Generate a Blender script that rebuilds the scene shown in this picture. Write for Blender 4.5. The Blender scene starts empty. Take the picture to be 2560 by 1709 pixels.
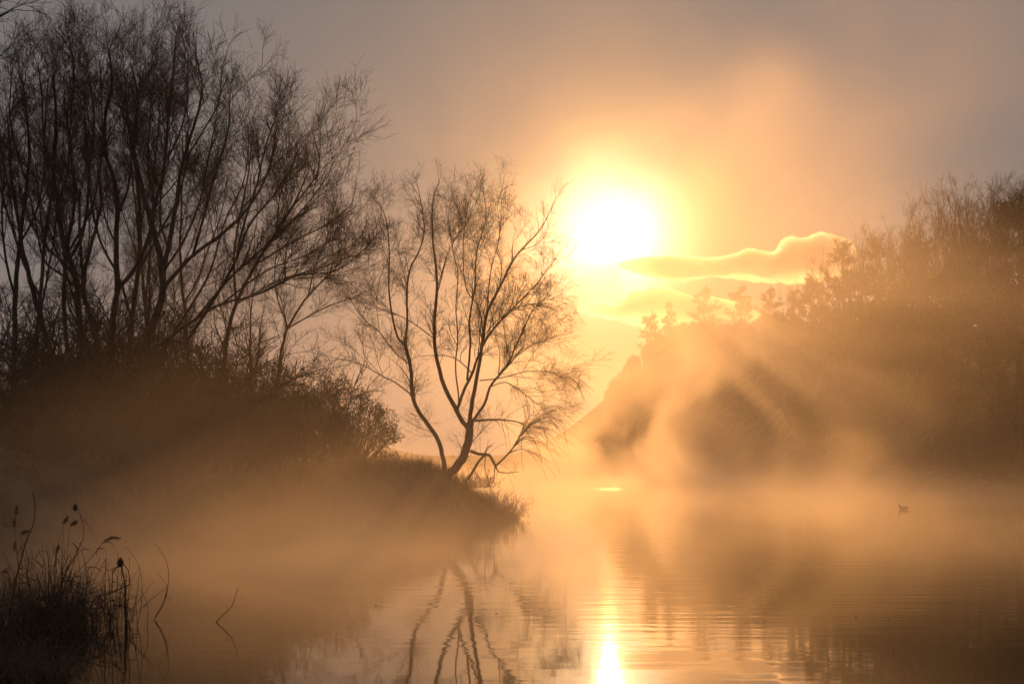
import bpy, math
import numpy as np
from mathutils import Vector, noise as mnoise

# ------------------------------------------------------------------ scene, camera, sky, sun, exposure
S = bpy.context.scene
COL = S.collection
FPX, CX, HY, CAMZ = 4060.0, 1280.0, 1155.0, 2.0          # focal length / centre / horizon in photo pixels (2560 wide)

cd = bpy.data.cameras.new("camera")
cam = bpy.data.objects.new("camera", cd); COL.objects.link(cam)
cam.location = (0, 0, CAMZ); cam.rotation_euler = (math.radians(90), 0, 0)
cd.sensor_width = 36.0; cd.lens = 36.0 * FPX / 2560.0
cd.shift_y = (HY - 1709 / 2) / 2560.0
cd.clip_start = 0.1; cd.clip_end = 9000
S.camera = cam

SUN_EL = math.atan2(HY - 605.0, FPX); SUN_AZ = math.atan2(1523.0 - CX, FPX)   # azimuth from +Y towards +X
SUN_DIR = Vector((math.sin(SUN_AZ) * math.cos(SUN_EL), math.cos(SUN_AZ) * math.cos(SUN_EL), math.sin(SUN_EL)))

def N(nt, typ, **kw):
    n = nt.nodes.new(typ)
    for k, v in kw.items():
        if k.startswith("i_"):
            n.inputs[k[2:].replace("_", " ")].default_value = v
        else:
            setattr(n, k, v)
    return n
def M(nt, op, a, b=None, c=None):
    n = nt.nodes.new("ShaderNodeMath"); n.operation = op
    for k, v in enumerate((a, b, c)):
        if v is None: continue
        if isinstance(v, (int, float)): n.inputs[k].default_value = v
        else: nt.links.new(v, n.inputs[k])
    return n.outputs[0]
def VM(nt, op, a, b=None, scale=None):
    n = nt.nodes.new("ShaderNodeVectorMath"); n.operation = op
    for k, v in enumerate((a, b)):
        if v is None: continue
        if isinstance(v, (tuple, Vector)): n.inputs[k].default_value = v
        else: nt.links.new(v, n.inputs[k])
    if scale is not None:
        if isinstance(scale, (int, float)): n.inputs["Scale"].default_value = scale
        else: nt.links.new(scale, n.inputs["Scale"])
    return n.outputs["Value"] if op in ("DOT_PRODUCT", "LENGTH", "DISTANCE") else n.outputs[0]
def MR(nt, v, a, b, c=0.0, d=1.0, smooth=True):
    n = nt.nodes.new("ShaderNodeMapRange"); n.interpolation_type = "SMOOTHSTEP" if smooth else "LINEAR"
    nt.links.new(v, n.inputs[0])
    for k, x in enumerate((a, b, c, d)): n.inputs[k + 1].default_value = x
    return n.outputs[0]

SKY_STRENGTH = 0.05
w = bpy.data.worlds.new("World"); S.world = w; w.use_nodes = True
nt = w.node_tree; nt.nodes.clear()
sky = N(nt, "ShaderNodeTexSky", sky_type="NISHITA", sun_disc=False)
sky.sun_elevation = SUN_EL; sky.sun_rotation = SUN_AZ
sky.air_density = 1.0; sky.dust_density = 2.0; sky.ozone_density = 2.0; sky.altitude = 50
tc = N(nt, "ShaderNodeTexCoord")
dr = VM(nt, "NORMALIZE", tc.outputs["Generated"])
one = M(nt, "SUBTRACT", 1.0, VM(nt, "DOT_PRODUCT", dr, SUN_DIR))
# thin drifting veil of high cloud in front of the low sun
nz = N(nt, "ShaderNodeTexNoise", noise_dimensions="3D"); nz.inputs["Scale"].default_value = 11.0; nz.inputs["Detail"].default_value = 4.0
nz.inputs["Distortion"].default_value = 0.6
nt.links.new(VM(nt, "MULTIPLY", dr, (1.0, 1.0, 0.75)), nz.inputs["Vector"])
veil = MR(nt, nz.outputs["Fac"], 0.3, 0.72, 0.62, 1.28)
def lobe(deg, col, amp, v=True):
    s = (math.radians(deg) ** 2) / 2
    e = M(nt, "EXPONENT", M(nt, "MULTIPLY", M(nt, "POWER", M(nt, "MAXIMUM", one, 0.0), 0.5), -1.0 / math.sqrt(s)))
    e = M(nt, "MULTIPLY", e, amp)
    if v: e = M(nt, "MULTIPLY", e, veil)
    return VM(nt, "SCALE", col, scale=e)
def disc(deg, col, amp, v=False):
    s = (math.radians(deg) ** 2) / 2
    e = M(nt, "MULTIPLY", M(nt, "EXPONENT", M(nt, "MULTIPLY", M(nt, "MAXIMUM", one, 0.0), -1.0 / s)), amp)
    if v: e = M(nt, "MULTIPLY", e, veil)
    return VM(nt, "SCALE", col, scale=e)
base = VM(nt, "ADD", VM(nt, "MULTIPLY", sky.outputs[0], (0.11, 0.09, 0.06)), (9.0, 8.8, 9.2))          # thin high overcast lit evenly
LOBES = [lobe(1.0, (1.0, 0.52, 0.08), 520.0), lobe(2.9, (1.0, 0.50, 0.05), 24.0), disc(1.75, (1.0, 0.92, 0.76), 200.0, True), lobe(8.0, (1.0, 0.50, 0.14), 3.0), disc(0.4, (1.0, 0.86, 0.55), 1500.0)]
tot = base
for l in LOBES: tot = VM(nt, "ADD", tot, l)
bg = N(nt, "ShaderNodeBackground"); bg.inputs["Strength"].default_value = SKY_STRENGTH
nt.links.new(tot, bg.inputs["Color"])
ow = N(nt, "ShaderNodeOutputWorld"); nt.links.new(bg.outputs[0], ow.inputs["Surface"])

sl = bpy.data.lights.new("sun", "SUN"); sun = bpy.data.objects.new("sun", sl); COL.objects.link(sun)
sl.energy = 4.1; sl.angle = math.radians(0.5); sl.color = (1.0, 0.437, 0.115)
sun.rotation_euler = SUN_DIR.to_track_quat("Z", "Y").to_euler(); sun.location = (0, 0, 60)

S.view_settings.view_transform = "Standard"; S.view_settings.look = "None"
S.view_settings.exposure = -1.5; S.view_settings.gamma = 1.0
S.cycles.max_bounces = 6; S.cycles.diffuse_bounces = 1; S.cycles.glossy_bounces = 2; S.cycles.transmission_bounces = 2
S.cycles.volume_bounces = 2; S.cycles.transparent_max_bounces = 8
S.cycles.use_adaptive_sampling = True; S.cycles.adaptive_threshold = 0.03
S.cycles.use_denoising = True
S.cycles.volume_step_rate = 1.0; S.cycles.volume_max_steps = 96
S.cycles.caustics_reflective = False; S.cycles.caustics_refractive = False
S.cycles.sample_clamp_indirect = 6.0

# ------------------------------------------------------------------ helpers
def at(px, py, Y):                       # a photo pixel at a chosen distance -> a point of the place
    return np.array([(px - CX) * Y / FPX, Y, CAMZ - (py - HY) * Y / FPX])
def tag(o, label=None, cat=None, group=None, kind=None):
    if label: o["label"] = label
    if cat: o["category"] = cat
    if group: o["group"] = group
    if kind: o["kind"] = kind
    return o
def empty(name, loc, rz=0.0):
    o = bpy.data.objects.new(name, None); COL.objects.link(o); o.location = loc; o.rotation_euler = (0, 0, rz); o.empty_display_size = 0.2
    return o
def mesh_obj(name, V, F, mat, parent=None, smooth=True):
    """V (n,3); F list of index arrays (m,k)"""
    me = bpy.data.meshes.new(name)
    V = np.asarray(V, np.float32).reshape(-1, 3)
    Fs = [np.asarray(f, np.int32) for f in (F if isinstance(F, list) else [F]) if len(f)]
    nl = sum(f.size for f in Fs); npoly = sum(len(f) for f in Fs)
    me.vertices.add(len(V)); me.vertices.foreach_set("co", V.ravel())
    me.loops.add(nl); me.polygons.add(npoly)
    me.loops.foreach_set("vertex_index", np.concatenate([f.ravel() for f in Fs]))
    st, tot_, o = [], [], 0
    for f in Fs:
        k = f.shape[1]; st.append(o + k * np.arange(len(f))); tot_.append(np.full(len(f), k)); o += f.size
    me.polygons.foreach_set("loop_start", np.concatenate(st).astype(np.int32))
    me.polygons.foreach_set("loop_total", np.concatenate(tot_).astype(np.int32))
    me.polygons.foreach_set("use_smooth", np.full(npoly, smooth))
    me.update(calc_edges=True); me.validate()
    me.materials.append(mat)
    ob = bpy.data.objects.new(name, me); COL.objects.link(ob)
    if parent: ob.parent = parent
    return ob
def norm(a): return a / np.maximum(np.linalg.norm(a, axis=-1, keepdims=True), 1e-9)

class MB:                                 # collects geometry of ONE mesh
    def __init__(s): s.V, s.F, s.n = [], {}, 0
    def add(s, V, F):
        V = np.asarray(V, float).reshape(-1, 3); F = np.asarray(F, int)
        s.V.append(V); s.F.setdefault(F.shape[1], []).append(F + s.n); s.n += len(V)
    def tubes(s, P, R, K=3):
        """P (B,n,3) R (B,n): tapered tubes"""
        P = np.asarray(P, float); R = np.asarray(R, float); B, n, _ = P.shape
        if B == 0: return
        T = np.empty_like(P); T[:, 1:-1] = P[:, 2:] - P[:, :-2]; T[:, 0] = P[:, 1] - P[:, 0]; T[:, -1] = P[:, -1] - P[:, -2]; T = norm(T)
        m = norm(P[:, -1] - P[:, 0])
        ref = np.where(np.abs(m[:, 2:3]) < 0.75, np.array([[0, 0, 1.0]]), np.array([[1.0, 0, 0]]))[:, None, :]
        a = norm(np.cross(T, np.broadcast_to(ref, T.shape))); b = np.cross(T, a)
        th = np.arange(K) * 2 * math.pi / K
        V = P[:, :, None, :] + R[:, :, None, None] * (np.cos(th)[None, None, :, None] * a[:, :, None, :] + np.sin(th)[None, None, :, None] * b[:, :, None, :])
        i = np.arange(n - 1)[:, None]; k = np.arange(K)[None, :]; k2 = (k + 1) % K
        q = np.stack([i * K + k, i * K + k2, (i + 1) * K + k2, (i + 1) * K + k], -1).reshape(-1, 4)
        F = (q[None] + (np.arange(B) * n * K)[:, None, None]).reshape(-1, 4)
        s.add(V.reshape(-1, 3), F)
    def tube(s, pts, r, K=5):
        pts = np.asarray(pts, float); r = np.broadcast_to(np.asarray(r, float), (len(pts),)); s.tubes(pts[None], r[None], K)
    def build(s, name, mat, parent=None, off=None, smooth=True):
        V = np.concatenate(s.V)
        if off is not None: V = V - np.asarray(off)
        return mesh_obj(name, V, [np.concatenate(f) for f in s.F.values()], mat, parent, smooth)

def resample(P, n):
    """smooth (Catmull-Rom) resampling of a polyline to n points"""
    P = np.asarray(P, float)
    if len(P) == 2: return P[0] + (P[1] - P[0]) * np.linspace(0, 1, n)[:, None]
    Q = np.vstack([2 * P[0] - P[1], P, 2 * P[-1] - P[-2]])
    out = []
    for i in range(len(P) - 1):
        t = np.linspace(0, 1, 12, endpoint=False)[:, None]
        a, b, c, d = Q[i], Q[i + 1], Q[i + 2], Q[i + 3]
        out.append(0.5 * ((2 * b) + (-a + c) * t + (2 * a - 5 * b + 4 * c - d) * t ** 2 + (-a + 3 * b - 3 * c + d) * t ** 3))
    out.append(P[-1][None]); C = np.vstack(out)
    L = np.concatenate([[0], np.cumsum(np.linalg.norm(np.diff(C, axis=0), axis=1))])
    return np.stack([np.interp(np.linspace(0, L[-1], n), L, C[:, k]) for k in range(3)], 1)

def grow(P0, D0, L, n, up, wig, rng, up2=0.0):
    B = len(P0); P = np.empty((B, n + 1, 3)); P[:, 0] = P0; d = norm(D0); st = (L / n)[:, None]
    for i in range(n):
        d = d + rng.normal(0, wig, (B, 3)); d[:, 2] += up + up2 * (i / max(n - 1, 1)); d = norm(d); P[:, i + 1] = P[:, i] + d * st
    return P
def spawn(P, R, per_m, tmin, tmax, ang, angsd, rng):
    B, n, _ = P.shape
    Ls = np.linalg.norm(np.diff(P, axis=1), axis=2).sum(1)
    cnt = rng.poisson(np.maximum(Ls * per_m * (tmax - tmin), 0.01)); idx = np.repeat(np.arange(B), cnt); m = len(idx)
    t = tmin + (tmax - tmin) * rng.random(m); u = t * (n - 1); i = np.minimum(u.astype(int), n - 2); f = (u - i)[:, None]
    p = P[idx, i] * (1 - f) + P[idx, i + 1] * f; T = norm(P[idx, i + 1] - P[idx, i])
    v = rng.normal(0, 1, (m, 3)); v = norm(v - (v * T).sum(1, keepdims=True) * T)
    a = np.radians(rng.normal(ang, angsd, m))[:, None]
    r = R[idx, i] * (1 - f[:, 0]) + R[idx, i + 1] * f[:, 0]
    return p, norm(np.cos(a) * T + np.sin(a) * v), t, r, Ls[idx], idx

# ------------------------------------------------------------------ materials
def mat_new(name):
    m = bpy.data.materials.new(name); m.use_nodes = True; nt = m.node_tree; nt.nodes.clear()
    o = N(nt, "ShaderNodeOutputMaterial"); return m, nt, o
def mat_noise(name, c1, c2, scale=4.0, rough=0.9, bump=0.0, detail=4.0, spec=0.2, stretch=(1, 1, 1), trans=0.0):
    m, nt, o = mat_new(name)
    g = N(nt, "ShaderNodeNewGeometry"); tcx = N(nt, "ShaderNodeTexCoord")
    v = VM(nt, "MULTIPLY", tcx.outputs["Object"], stretch)
    nz = N(nt, "ShaderNodeTexNoise"); nz.inputs["Scale"].default_value = scale; nz.inputs["Detail"].default_value = detail
    nt.links.new(v, nz.inputs["Vector"])
    mx = N(nt, "ShaderNodeMix", data_type="RGBA")
    nt.links.new(MR(nt, nz.outputs["Fac"], 0.3, 0.7), mx.inputs[0])
    mx.inputs[6].default_value = (*c1, 1); mx.inputs[7].default_value = (*c2, 1)
    p = N(nt, "ShaderNodeBsdfPrincipled"); nt.links.new(mx.outputs[2], p.inputs["Base Color"])
    p.inputs["Roughness"].default_value = rough; p.inputs["Specular IOR Level"].default_value = spec
    if bump:
        b = N(nt, "ShaderNodeBump"); b.inputs["Strength"].default_value = bump; b.inputs["Distance"].default_value = 0.05
        nt.links.new(nz.outputs["Fac"], b.inputs["Height"]); nt.links.new(b.outputs[0], p.inputs["Normal"])
    if trans:
        t = N(nt, "ShaderNodeBsdfTranslucent"); nt.links.new(mx.outputs[2], t.inputs["Color"])
        ms = N(nt, "ShaderNodeMixShader"); ms.inputs[0].default_value = trans
        nt.links.new(p.outputs[0], ms.inputs[1]); nt.links.new(t.outputs[0], ms.inputs[2]); nt.links.new(ms.outputs[0], o.inputs[0])
    else: nt.links.new(p.outputs[0], o.inputs[0])
    return m
BARK = mat_noise("bark", (0.045, 0.032, 0.024), (0.10, 0.075, 0.058), 6.0, 0.95, 0.6, stretch=(3, 3, 0.8))
TWIG = mat_noise("twig", (0.045, 0.032, 0.024), (0.085, 0.06, 0.042), 2.0, 0.85)
PBARK = mat_noise("pine_bark", (0.05, 0.033, 0.024), (0.10, 0.06, 0.04), 5.0, 0.95, 0.5)
NEEDLE = mat_noise("pine_needles", (0.018, 0.030, 0.014), (0.04, 0.055, 0.025), 0.8, 0.7)
LEAF = mat_noise("evergreen_leaf", (0.035, 0.040, 0.018), (0.075, 0.075, 0.030), 0.9, 0.7, trans=0.25)
REED = mat_noise("dry_reed", (0.11, 0.075, 0.045), (0.26, 0.18, 0.11), 3.0, 0.8, trans=0.4)
RLEAF = mat_noise("dry_reed_leaf", (0.06, 0.042, 0.028), (0.17, 0.115, 0.07), 4.0, 0.8, trans=0.4)
SEED = mat_noise("seed_head_fluff", (0.06, 0.04, 0.028), (0.13, 0.09, 0.06), 8.0, 0.95, trans=0.15)
GRASS = mat_noise("dry_grass_blade", (0.11, 0.075, 0.040), (0.22, 0.16, 0.085), 1.2, 0.85, trans=0.25)
STONE = mat_noise("stone", (0.12, 0.10, 0.09), (0.22, 0.20, 0.18), 5.0, 0.9, 0.6)
FEATHER = mat_noise("dark_feathers", (0.012, 0.012, 0.013), (0.03, 0.03, 0.032), 9.0, 0.6)
BILL = mat_noise("pale_bill", (0.55, 0.5, 0.45), (0.65, 0.6, 0.55), 9.0, 0.5)
GROUND = mat_noise("bank_earth_and_dead_grass", (0.055, 0.038, 0.024), (0.16, 0.115, 0.065), 0.7, 0.95, 0.8, detail=8.0)

# ------------------------------------------------------------------ terrain and water
POND = np.array([(-3.2, 7), (70, 7), (60, 30), (45, 72), (32, 96), (28.5, 125), (28.5, 150), (28, 180), (20, 225), (12, 280), (0, 330), (-50, 345), (-62, 180),
                 (-32, 130), (-15, 98), (-7.2, 82), (-3.9, 71), (-0.9, 64.5), (0.35, 57.8), (-1.0, 51.5), (-3.3, 46), (-6.0, 41.5), (-8.8, 36.5), (-9.6, 28), (-7.4, 21), (-5.3, 15.5)], float)
def pond_sd(X, Y):
    """signed distance to the shoreline: positive on land"""
    X = np.asarray(X, float); Y = np.asarray(Y, float); d2 = np.full(X.shape, 1e18); ins = np.zeros(X.shape, bool)
    for (ax, ay), (bx, by) in zip(POND, np.roll(POND, -1, 0)):
        ex, ey = bx - ax, by - ay; t = np.clip(((X - ax) * ex + (Y - ay) * ey) / (ex * ex + ey * ey), 0, 1)
        d2 = np.minimum(d2, (X - ax - t * ex) ** 2 + (Y - ay - t * ey) ** 2)
        c = ((ay > Y) != (by > Y)) & (X < (bx - ax) * (Y - ay) / (by - ay + 1e-12) + ax); ins ^= c
    d = np.sqrt(d2); return np.where(ins, -d, d)
def ss(x, a, b):
    t = np.clip((x - a) / (b - a), 0, 1); return t * t * (3 - 2 * t)
def wob(X, Y, s, seed=0.0):
    return (np.sin(X * s + 1.3 * np.sin(Y * s * 0.7 + seed)) + np.sin(Y * s * 1.31 + 1.7 * np.sin(X * s * 0.9 + seed * 2 + 1.0))) * 0.5
def ground_z(X, Y):
    X = np.asarray(X, float); Y = np.asarray(Y, float); d = pond_sd(X, Y) + 0.25 * wob(X, Y, 1.1) + 0.12 * wob(X, Y, 3.1, 2.0)
    z = np.where(d < 0, np.maximum(d * 0.45, -1.5) - 0.02, 0)
    left = ss(-X, -6, 4) * ss(Y, 16, 30) * (1 - ss(Y, 95, 140)); near = 1 - ss(Y, 12, 24)
    bank = 1.75 * ss(d, 0, 2.9) + 2.6 * ss(-X, 5.0, 17.0) * ss(d, 1.5, 12) + 0.10 * wob(X, Y, 0.8, 1.0) * ss(d, 0.5, 3)
    low = 0.35 * ss(d, 0, 2.0) + 0.5 * ss(d, 2, 8)
    right = np.maximum(ss(X - 0.02 * Y, -10, 8), ss(X, -75, -25) * ss(Y, 300, 350)) * ss(Y, 60, 90)
    hill = right * (12.2 + 0.066 * np.clip(Y - 120, -30, 260)) * ss(d, -1, 26) * (1 - ss(Y, 430, 520)) * (.08 + .92 * ss(X / np.maximum(Y, 1), -.01, .13)) * (1 + .10 * wob(X, Y, .06, 2.0))
    far = (23 - 22 * ss(X / np.maximum(Y, 1), -0.16, -0.05)) * ss(Y, 365, 490) + 5 * ss(Y, 100, 200) * ss(-X, 20, 60)
    far = far * (.85 + 0.10 * wob(X, Y, 0.03, 3.0) + .05 * wob(X, Y, .11, 1.0))
    land = np.where(left > 0.5, 0, 0) + left * bank + (1 - left) * low + hill + far * ss(d, 0, 60)
    land = land + near * 0.25 * ss(d, 0, 3)
    return np.where(d < 0, z, land * ss(d, -0.02, 0.3))
def axis(lo, hi, c, n, k):
    t = np.linspace(-1, 1, n); s = np.sinh(k * t) / math.sinh(k); return np.where(s < 0, c + s * (c - lo), c + s * (hi - c))
gx = axis(-400, 400, -2, 300, 4.2); gy = axis(-60, 640, 48, 340, 3.2)
GX, GY = np.meshgrid(gx, gy); GZ = ground_z(GX, GY)
ni, nj = GX.shape; ii, jj = np.meshgrid(np.arange(ni - 1), np.arange(nj - 1), indexing="ij")
q = np.stack([ii * nj + jj, ii * nj + jj + 1, (ii + 1) * nj + jj + 1, (ii + 1) * nj + jj], -1).reshape(-1, 4)
tag(mesh_obj("ground", np.stack([GX, GY, GZ], -1), [q], GROUND), kind="structure")

def water_mat():
    m, nt, o = mat_new("pond_water")
    p = N(nt, "ShaderNodeBsdfPrincipled"); p.inputs["Base Color"].default_value = (0.022, 0.020, 0.015, 1)
    p.inputs["Roughness"].default_value = 0.03; p.inputs["IOR"].default_value = 1.333
    g = N(nt, "ShaderNodeNewGeometry"); pos = g.outputs["Position"]
    def nzt(vec, scale, detail, dist=0.0):
        n = N(nt, "ShaderNodeTexNoise"); n.inputs["Scale"].default_value = scale; n.inputs["Detail"].default_value = detail; n.inputs["Distortion"].default_value = dist
        nt.links.new(vec, n.inputs["Vector"]); return n.outputs["Fac"]
    long = nzt(VM(nt, "MULTIPLY", pos, (0.28, 1.9, 1.0)), 1.0, 2.0, 0.3)      # long low swells lying across the view
    fine = nzt(VM(nt, "MULTIPLY", pos, (1.6, 3.4, 1.0)), 1.3, 2.0)
    patch = MR(nt, nzt(VM(nt, "MULTIPLY", pos, (0.05, 0.035, 1.0)), 1.0, 2.0), 0.40, 0.62)
    sep = N(nt, "ShaderNodeSeparateXYZ"); nt.links.new(pos, sep.inputs[0])
    # a small breeze-ruffled patch far out on the pond
    bx = M(nt, "DIVIDE", M(nt, "SUBTRACT", sep.outputs[0], 6.8), 1.4); by = M(nt, "DIVIDE", M(nt, "SUBTRACT", sep.outputs[1], 122.0), 5.5)
    br = M(nt, "EXPONENT", M(nt, "MULTIPLY", M(nt, "ADD", M(nt, "MULTIPLY", bx, bx), M(nt, "MULTIPLY", by, by)), -1.0))
    ruf = nzt(VM(nt, "MULTIPLY", pos, (5.0, 5.0, 1.0)), 1.0, 1.0)
    h = M(nt, "ADD", M(nt, "MULTIPLY", M(nt, "MULTIPLY", long, 0.0048), MR(nt, patch, 0.0, 1.0, 0.30, 1.0)), M(nt, "MULTIPLY", M(nt, "MULTIPLY", fine, 0.0016), patch))
    h = M(nt, "ADD", h, M(nt, "MULTIPLY", M(nt, "MULTIPLY", ruf, 0.035), br))
    b = N(nt, "ShaderNodeBump"); b.inputs["Strength"].default_value = 1.0; b.inputs["Distance"].default_value = 1.0
    nt.links.new(h, b.inputs["Height"]); nt.links.new(b.outputs[0], p.inputs["Normal"])
    nt.links.new(p.outputs[0], o.inputs[0]); return m
WATER = water_mat()
tag(mesh_obj("water", [(-70, 0, 0), (80, 0, 0), (80, 380, 0), (-70, 380, 0)], [np.array([[0, 1, 2, 3]])], WATER, smooth=False), kind="structure")

# ------------------------------------------------------------------ bare trees and shrubs
def limbs_world(limbs, Y0, rng, spread=0.12):
    """limbs: list of (pixel points, r0, r1[, droop]) -> world polylines; a fork starts at the depth of the limb it leaves"""
    out = []
    for L in limbs:
        pts, r0, r1 = np.array(L[0], float), L[1], L[2]
        Ys = Y0
        if out:
            best = min(((np.hypot(*(q - pts[0])), Yq) for PX, YY, *_ in out for q, Yq in zip(PX, YY)), key=lambda t: t[0]); Ys = best[1]
        seg = np.concatenate([[0], np.cumsum(np.hypot(*np.diff(pts, axis=0).T))]) * Y0 / FPX
        k = rng.uniform(-1, 1) * spread * (2.2 if out else 0.6)
        YY = Ys + k * seg
        W = np.array([at(p[0], p[1], y) for p, y in zip(pts, YY)])
        PX = np.vstack([resample(np.c_[pts, np.zeros(len(pts))], 40)[:, :2]]); YYr = np.interp(np.linspace(0, 1, 40), seg / seg[-1], YY)
        out.append((PX, YYr, W, r0, r1))
    return out
def tree_mesh(limbs, seed, sec=2.4, sec_len=2.0, tw=7.0, tw_len=0.8, fine=5.0, fine_len=0.42, up=0.06, droop=0.0, tmin=0.28, ang=34, rmin=0.0045, mid=0.0, mid_len=2.2, wob_=0.05):
    """returns (trunk MB, crown MB)"""
    rng = np.random.default_rng(seed); n = 28
    P = np.stack([resample(l[0], n) for l in limbs]); t = np.linspace(0, 1, n)
    P[:, 1:-1] += rng.normal(0, 1, P[:, 1:-1].shape) * (0.10 * np.array([max(l[1], 0.01) for l in limbs]))[:, None, None]
    r0 = np.array([l[1] for l in limbs])[:, None]; r1 = np.array([l[2] for l in limbs])[:, None]
    R = r1 + (r0 - r1) * (1 - t[None]) ** 0.8
    T = []
    for k in range(len(P)): b_ = MB(); b_.tubes(P[k:k + 1], R[k:k + 1], 8 if R[k, 0] > .04 else 6); T.append(b_)
    C = MB()
    if mid:                                               # boughs that fill the gaps between the traced limbs
        p, d, tt, r, Ls, ix = spawn(P, R, mid, max(tmin, .2), 0.95, 32, 8, rng); d[:, 2] += .15
        Lm = mid_len * (0.6 + 0.6 * rng.random(len(p))) * (1.2 - .6 * tt); PM = grow(p, norm(d), Lm, n - 1, up * .35, wob_ * .8, rng, -droop * .3)
        RM = rmin * 1.6 + (np.minimum(r * .55, .006 + .010 * Lm)[:, None] - rmin * 1.6) * (1 - t[None]) ** .9; C.tubes(PM, RM, 5); P = np.concatenate([P, PM]); R = np.concatenate([R, RM])
    p, d, tt, r, Ls, ix = spawn(P, R, sec, tmin, 0.97, ang, 10, rng)
    L2 = sec_len * (0.45 + 0.75 * rng.random(len(p))) * (1.1 - 0.55 * tt)
    d[:, 2] += 0.12; d = norm(d)
    # leader continuation at each limb end
    pe = P[:, -1]; de = norm(P[:, -1] - P[:, -3])
    p = np.vstack([p, pe, pe]); d = np.vstack([d, norm(de + rng.normal(0, .15, de.shape)), norm(de + rng.normal(0, .35, de.shape))]); L2 = np.concatenate([L2, np.full(len(pe), sec_len * 0.7), np.full(len(pe), sec_len * 0.5)])
    r = np.concatenate([r, R[:, -1], R[:, -1]])
    P2 = grow(p, d, L2, 8, up, wob_ * 1.6, rng, -droop)
    ra = np.minimum(r * 0.6, 0.006 + 0.006 * L2)[:, None]; R2 = rmin * 1.2 + (ra - rmin * 1.2) * np.clip(1 - np.linspace(0, 1, 9)[None], 0, 1) ** 0.9
    C.tubes(P2, R2, 4)
    p, d, tt, r, Ls, ix = spawn(P2, R2, tw, 0.12, 1.0, ang, 12, rng)
    L3 = tw_len * (0.4 + 0.9 * rng.random(len(p))) * (1.15 - 0.5 * tt)
    P3 = grow(p, d, L3, 5, up * 1.2, wob_ * 2.0, rng, -droop * 1.6)
    R3 = (np.minimum(r * 0.7, rmin * 1.7)[:, None]) * np.linspace(1, 0.65, 6)[None]; C.tubes(P3, R3, 3)
    p, d, tt, r, Ls, ix = spawn(P3, R3, fine, 0.15, 1.0, ang, 12, rng)
    L4 = fine_len * (0.4 + 0.9 * rng.random(len(p)))
    P4 = grow(p, d, L4, 3, up * 1.3, wob_ * 2.2, rng, -droop * 2)
    R4 = np.full((len(p), 4), rmin) * np.linspace(1, 0.6, 4)[None]; C.tubes(P4, R4, 3)
    # sparse twigs low on the limbs
    return T, C
def place_tree(name, T, C, base, label, cat, group, crown="crown", tmat=None, cmat=None):
    r = empty(name, base); tag(r, label, cat, group)
    if isinstance(T, list):
        tk = T[0].build("trunk", tmat or BARK, r, base)
        for l in T[1:]: l.build("limb", tmat or BARK, tk, base)
    else: T.build("trunk", tmat or BARK, r, base)
    C.build(crown, cmat or TWIG, r, base)
    return r
def traced(name, limbs, Y0, label, cat, group, seed, **kw):
    rng = np.random.default_rng(seed + 1000)
    sp = kw.pop("spread", 0.12); thick = kw.pop("thick", 1.0)
    LW = [(l[2], l[3] * thick, l[4] * .8) for l in limbs_world(limbs, Y0, rng, sp)]
    b = LW[0][0][0].copy(); gz = float(ground_z(b[0], b[1])); foot = b.copy(); foot[2] = gz - 0.25
    if b[2] > gz + 0.1:                                   # carry the stem down to the ground it stands on
        k = LW[0][0]; LW[0] = (np.vstack([foot, k]), LW[0][1] * 1.15, LW[0][2])
    else: foot[2] = min(foot[2], b[2])
    T, C = tree_mesh(LW, seed, **kw)
    return place_tree(name, T, C, foot, label, cat, group)
def copy_tree(o, loc, rz, s, label, group=None):
    c = o.copy(); COL.objects.link(c); c.location = loc; c.rotation_euler = (0, 0, rz); c.scale = s if hasattr(s, "__len__") else (s, s, s); c["label"] = label
    if group: c["group"] = group
    for ch in o.children:
        k = ch.copy(); COL.objects.link(k); k.parent = c
        for g_ in ch.children:
            q_ = g_.copy(); COL.objects.link(q_); q_.parent = k
    return c

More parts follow.
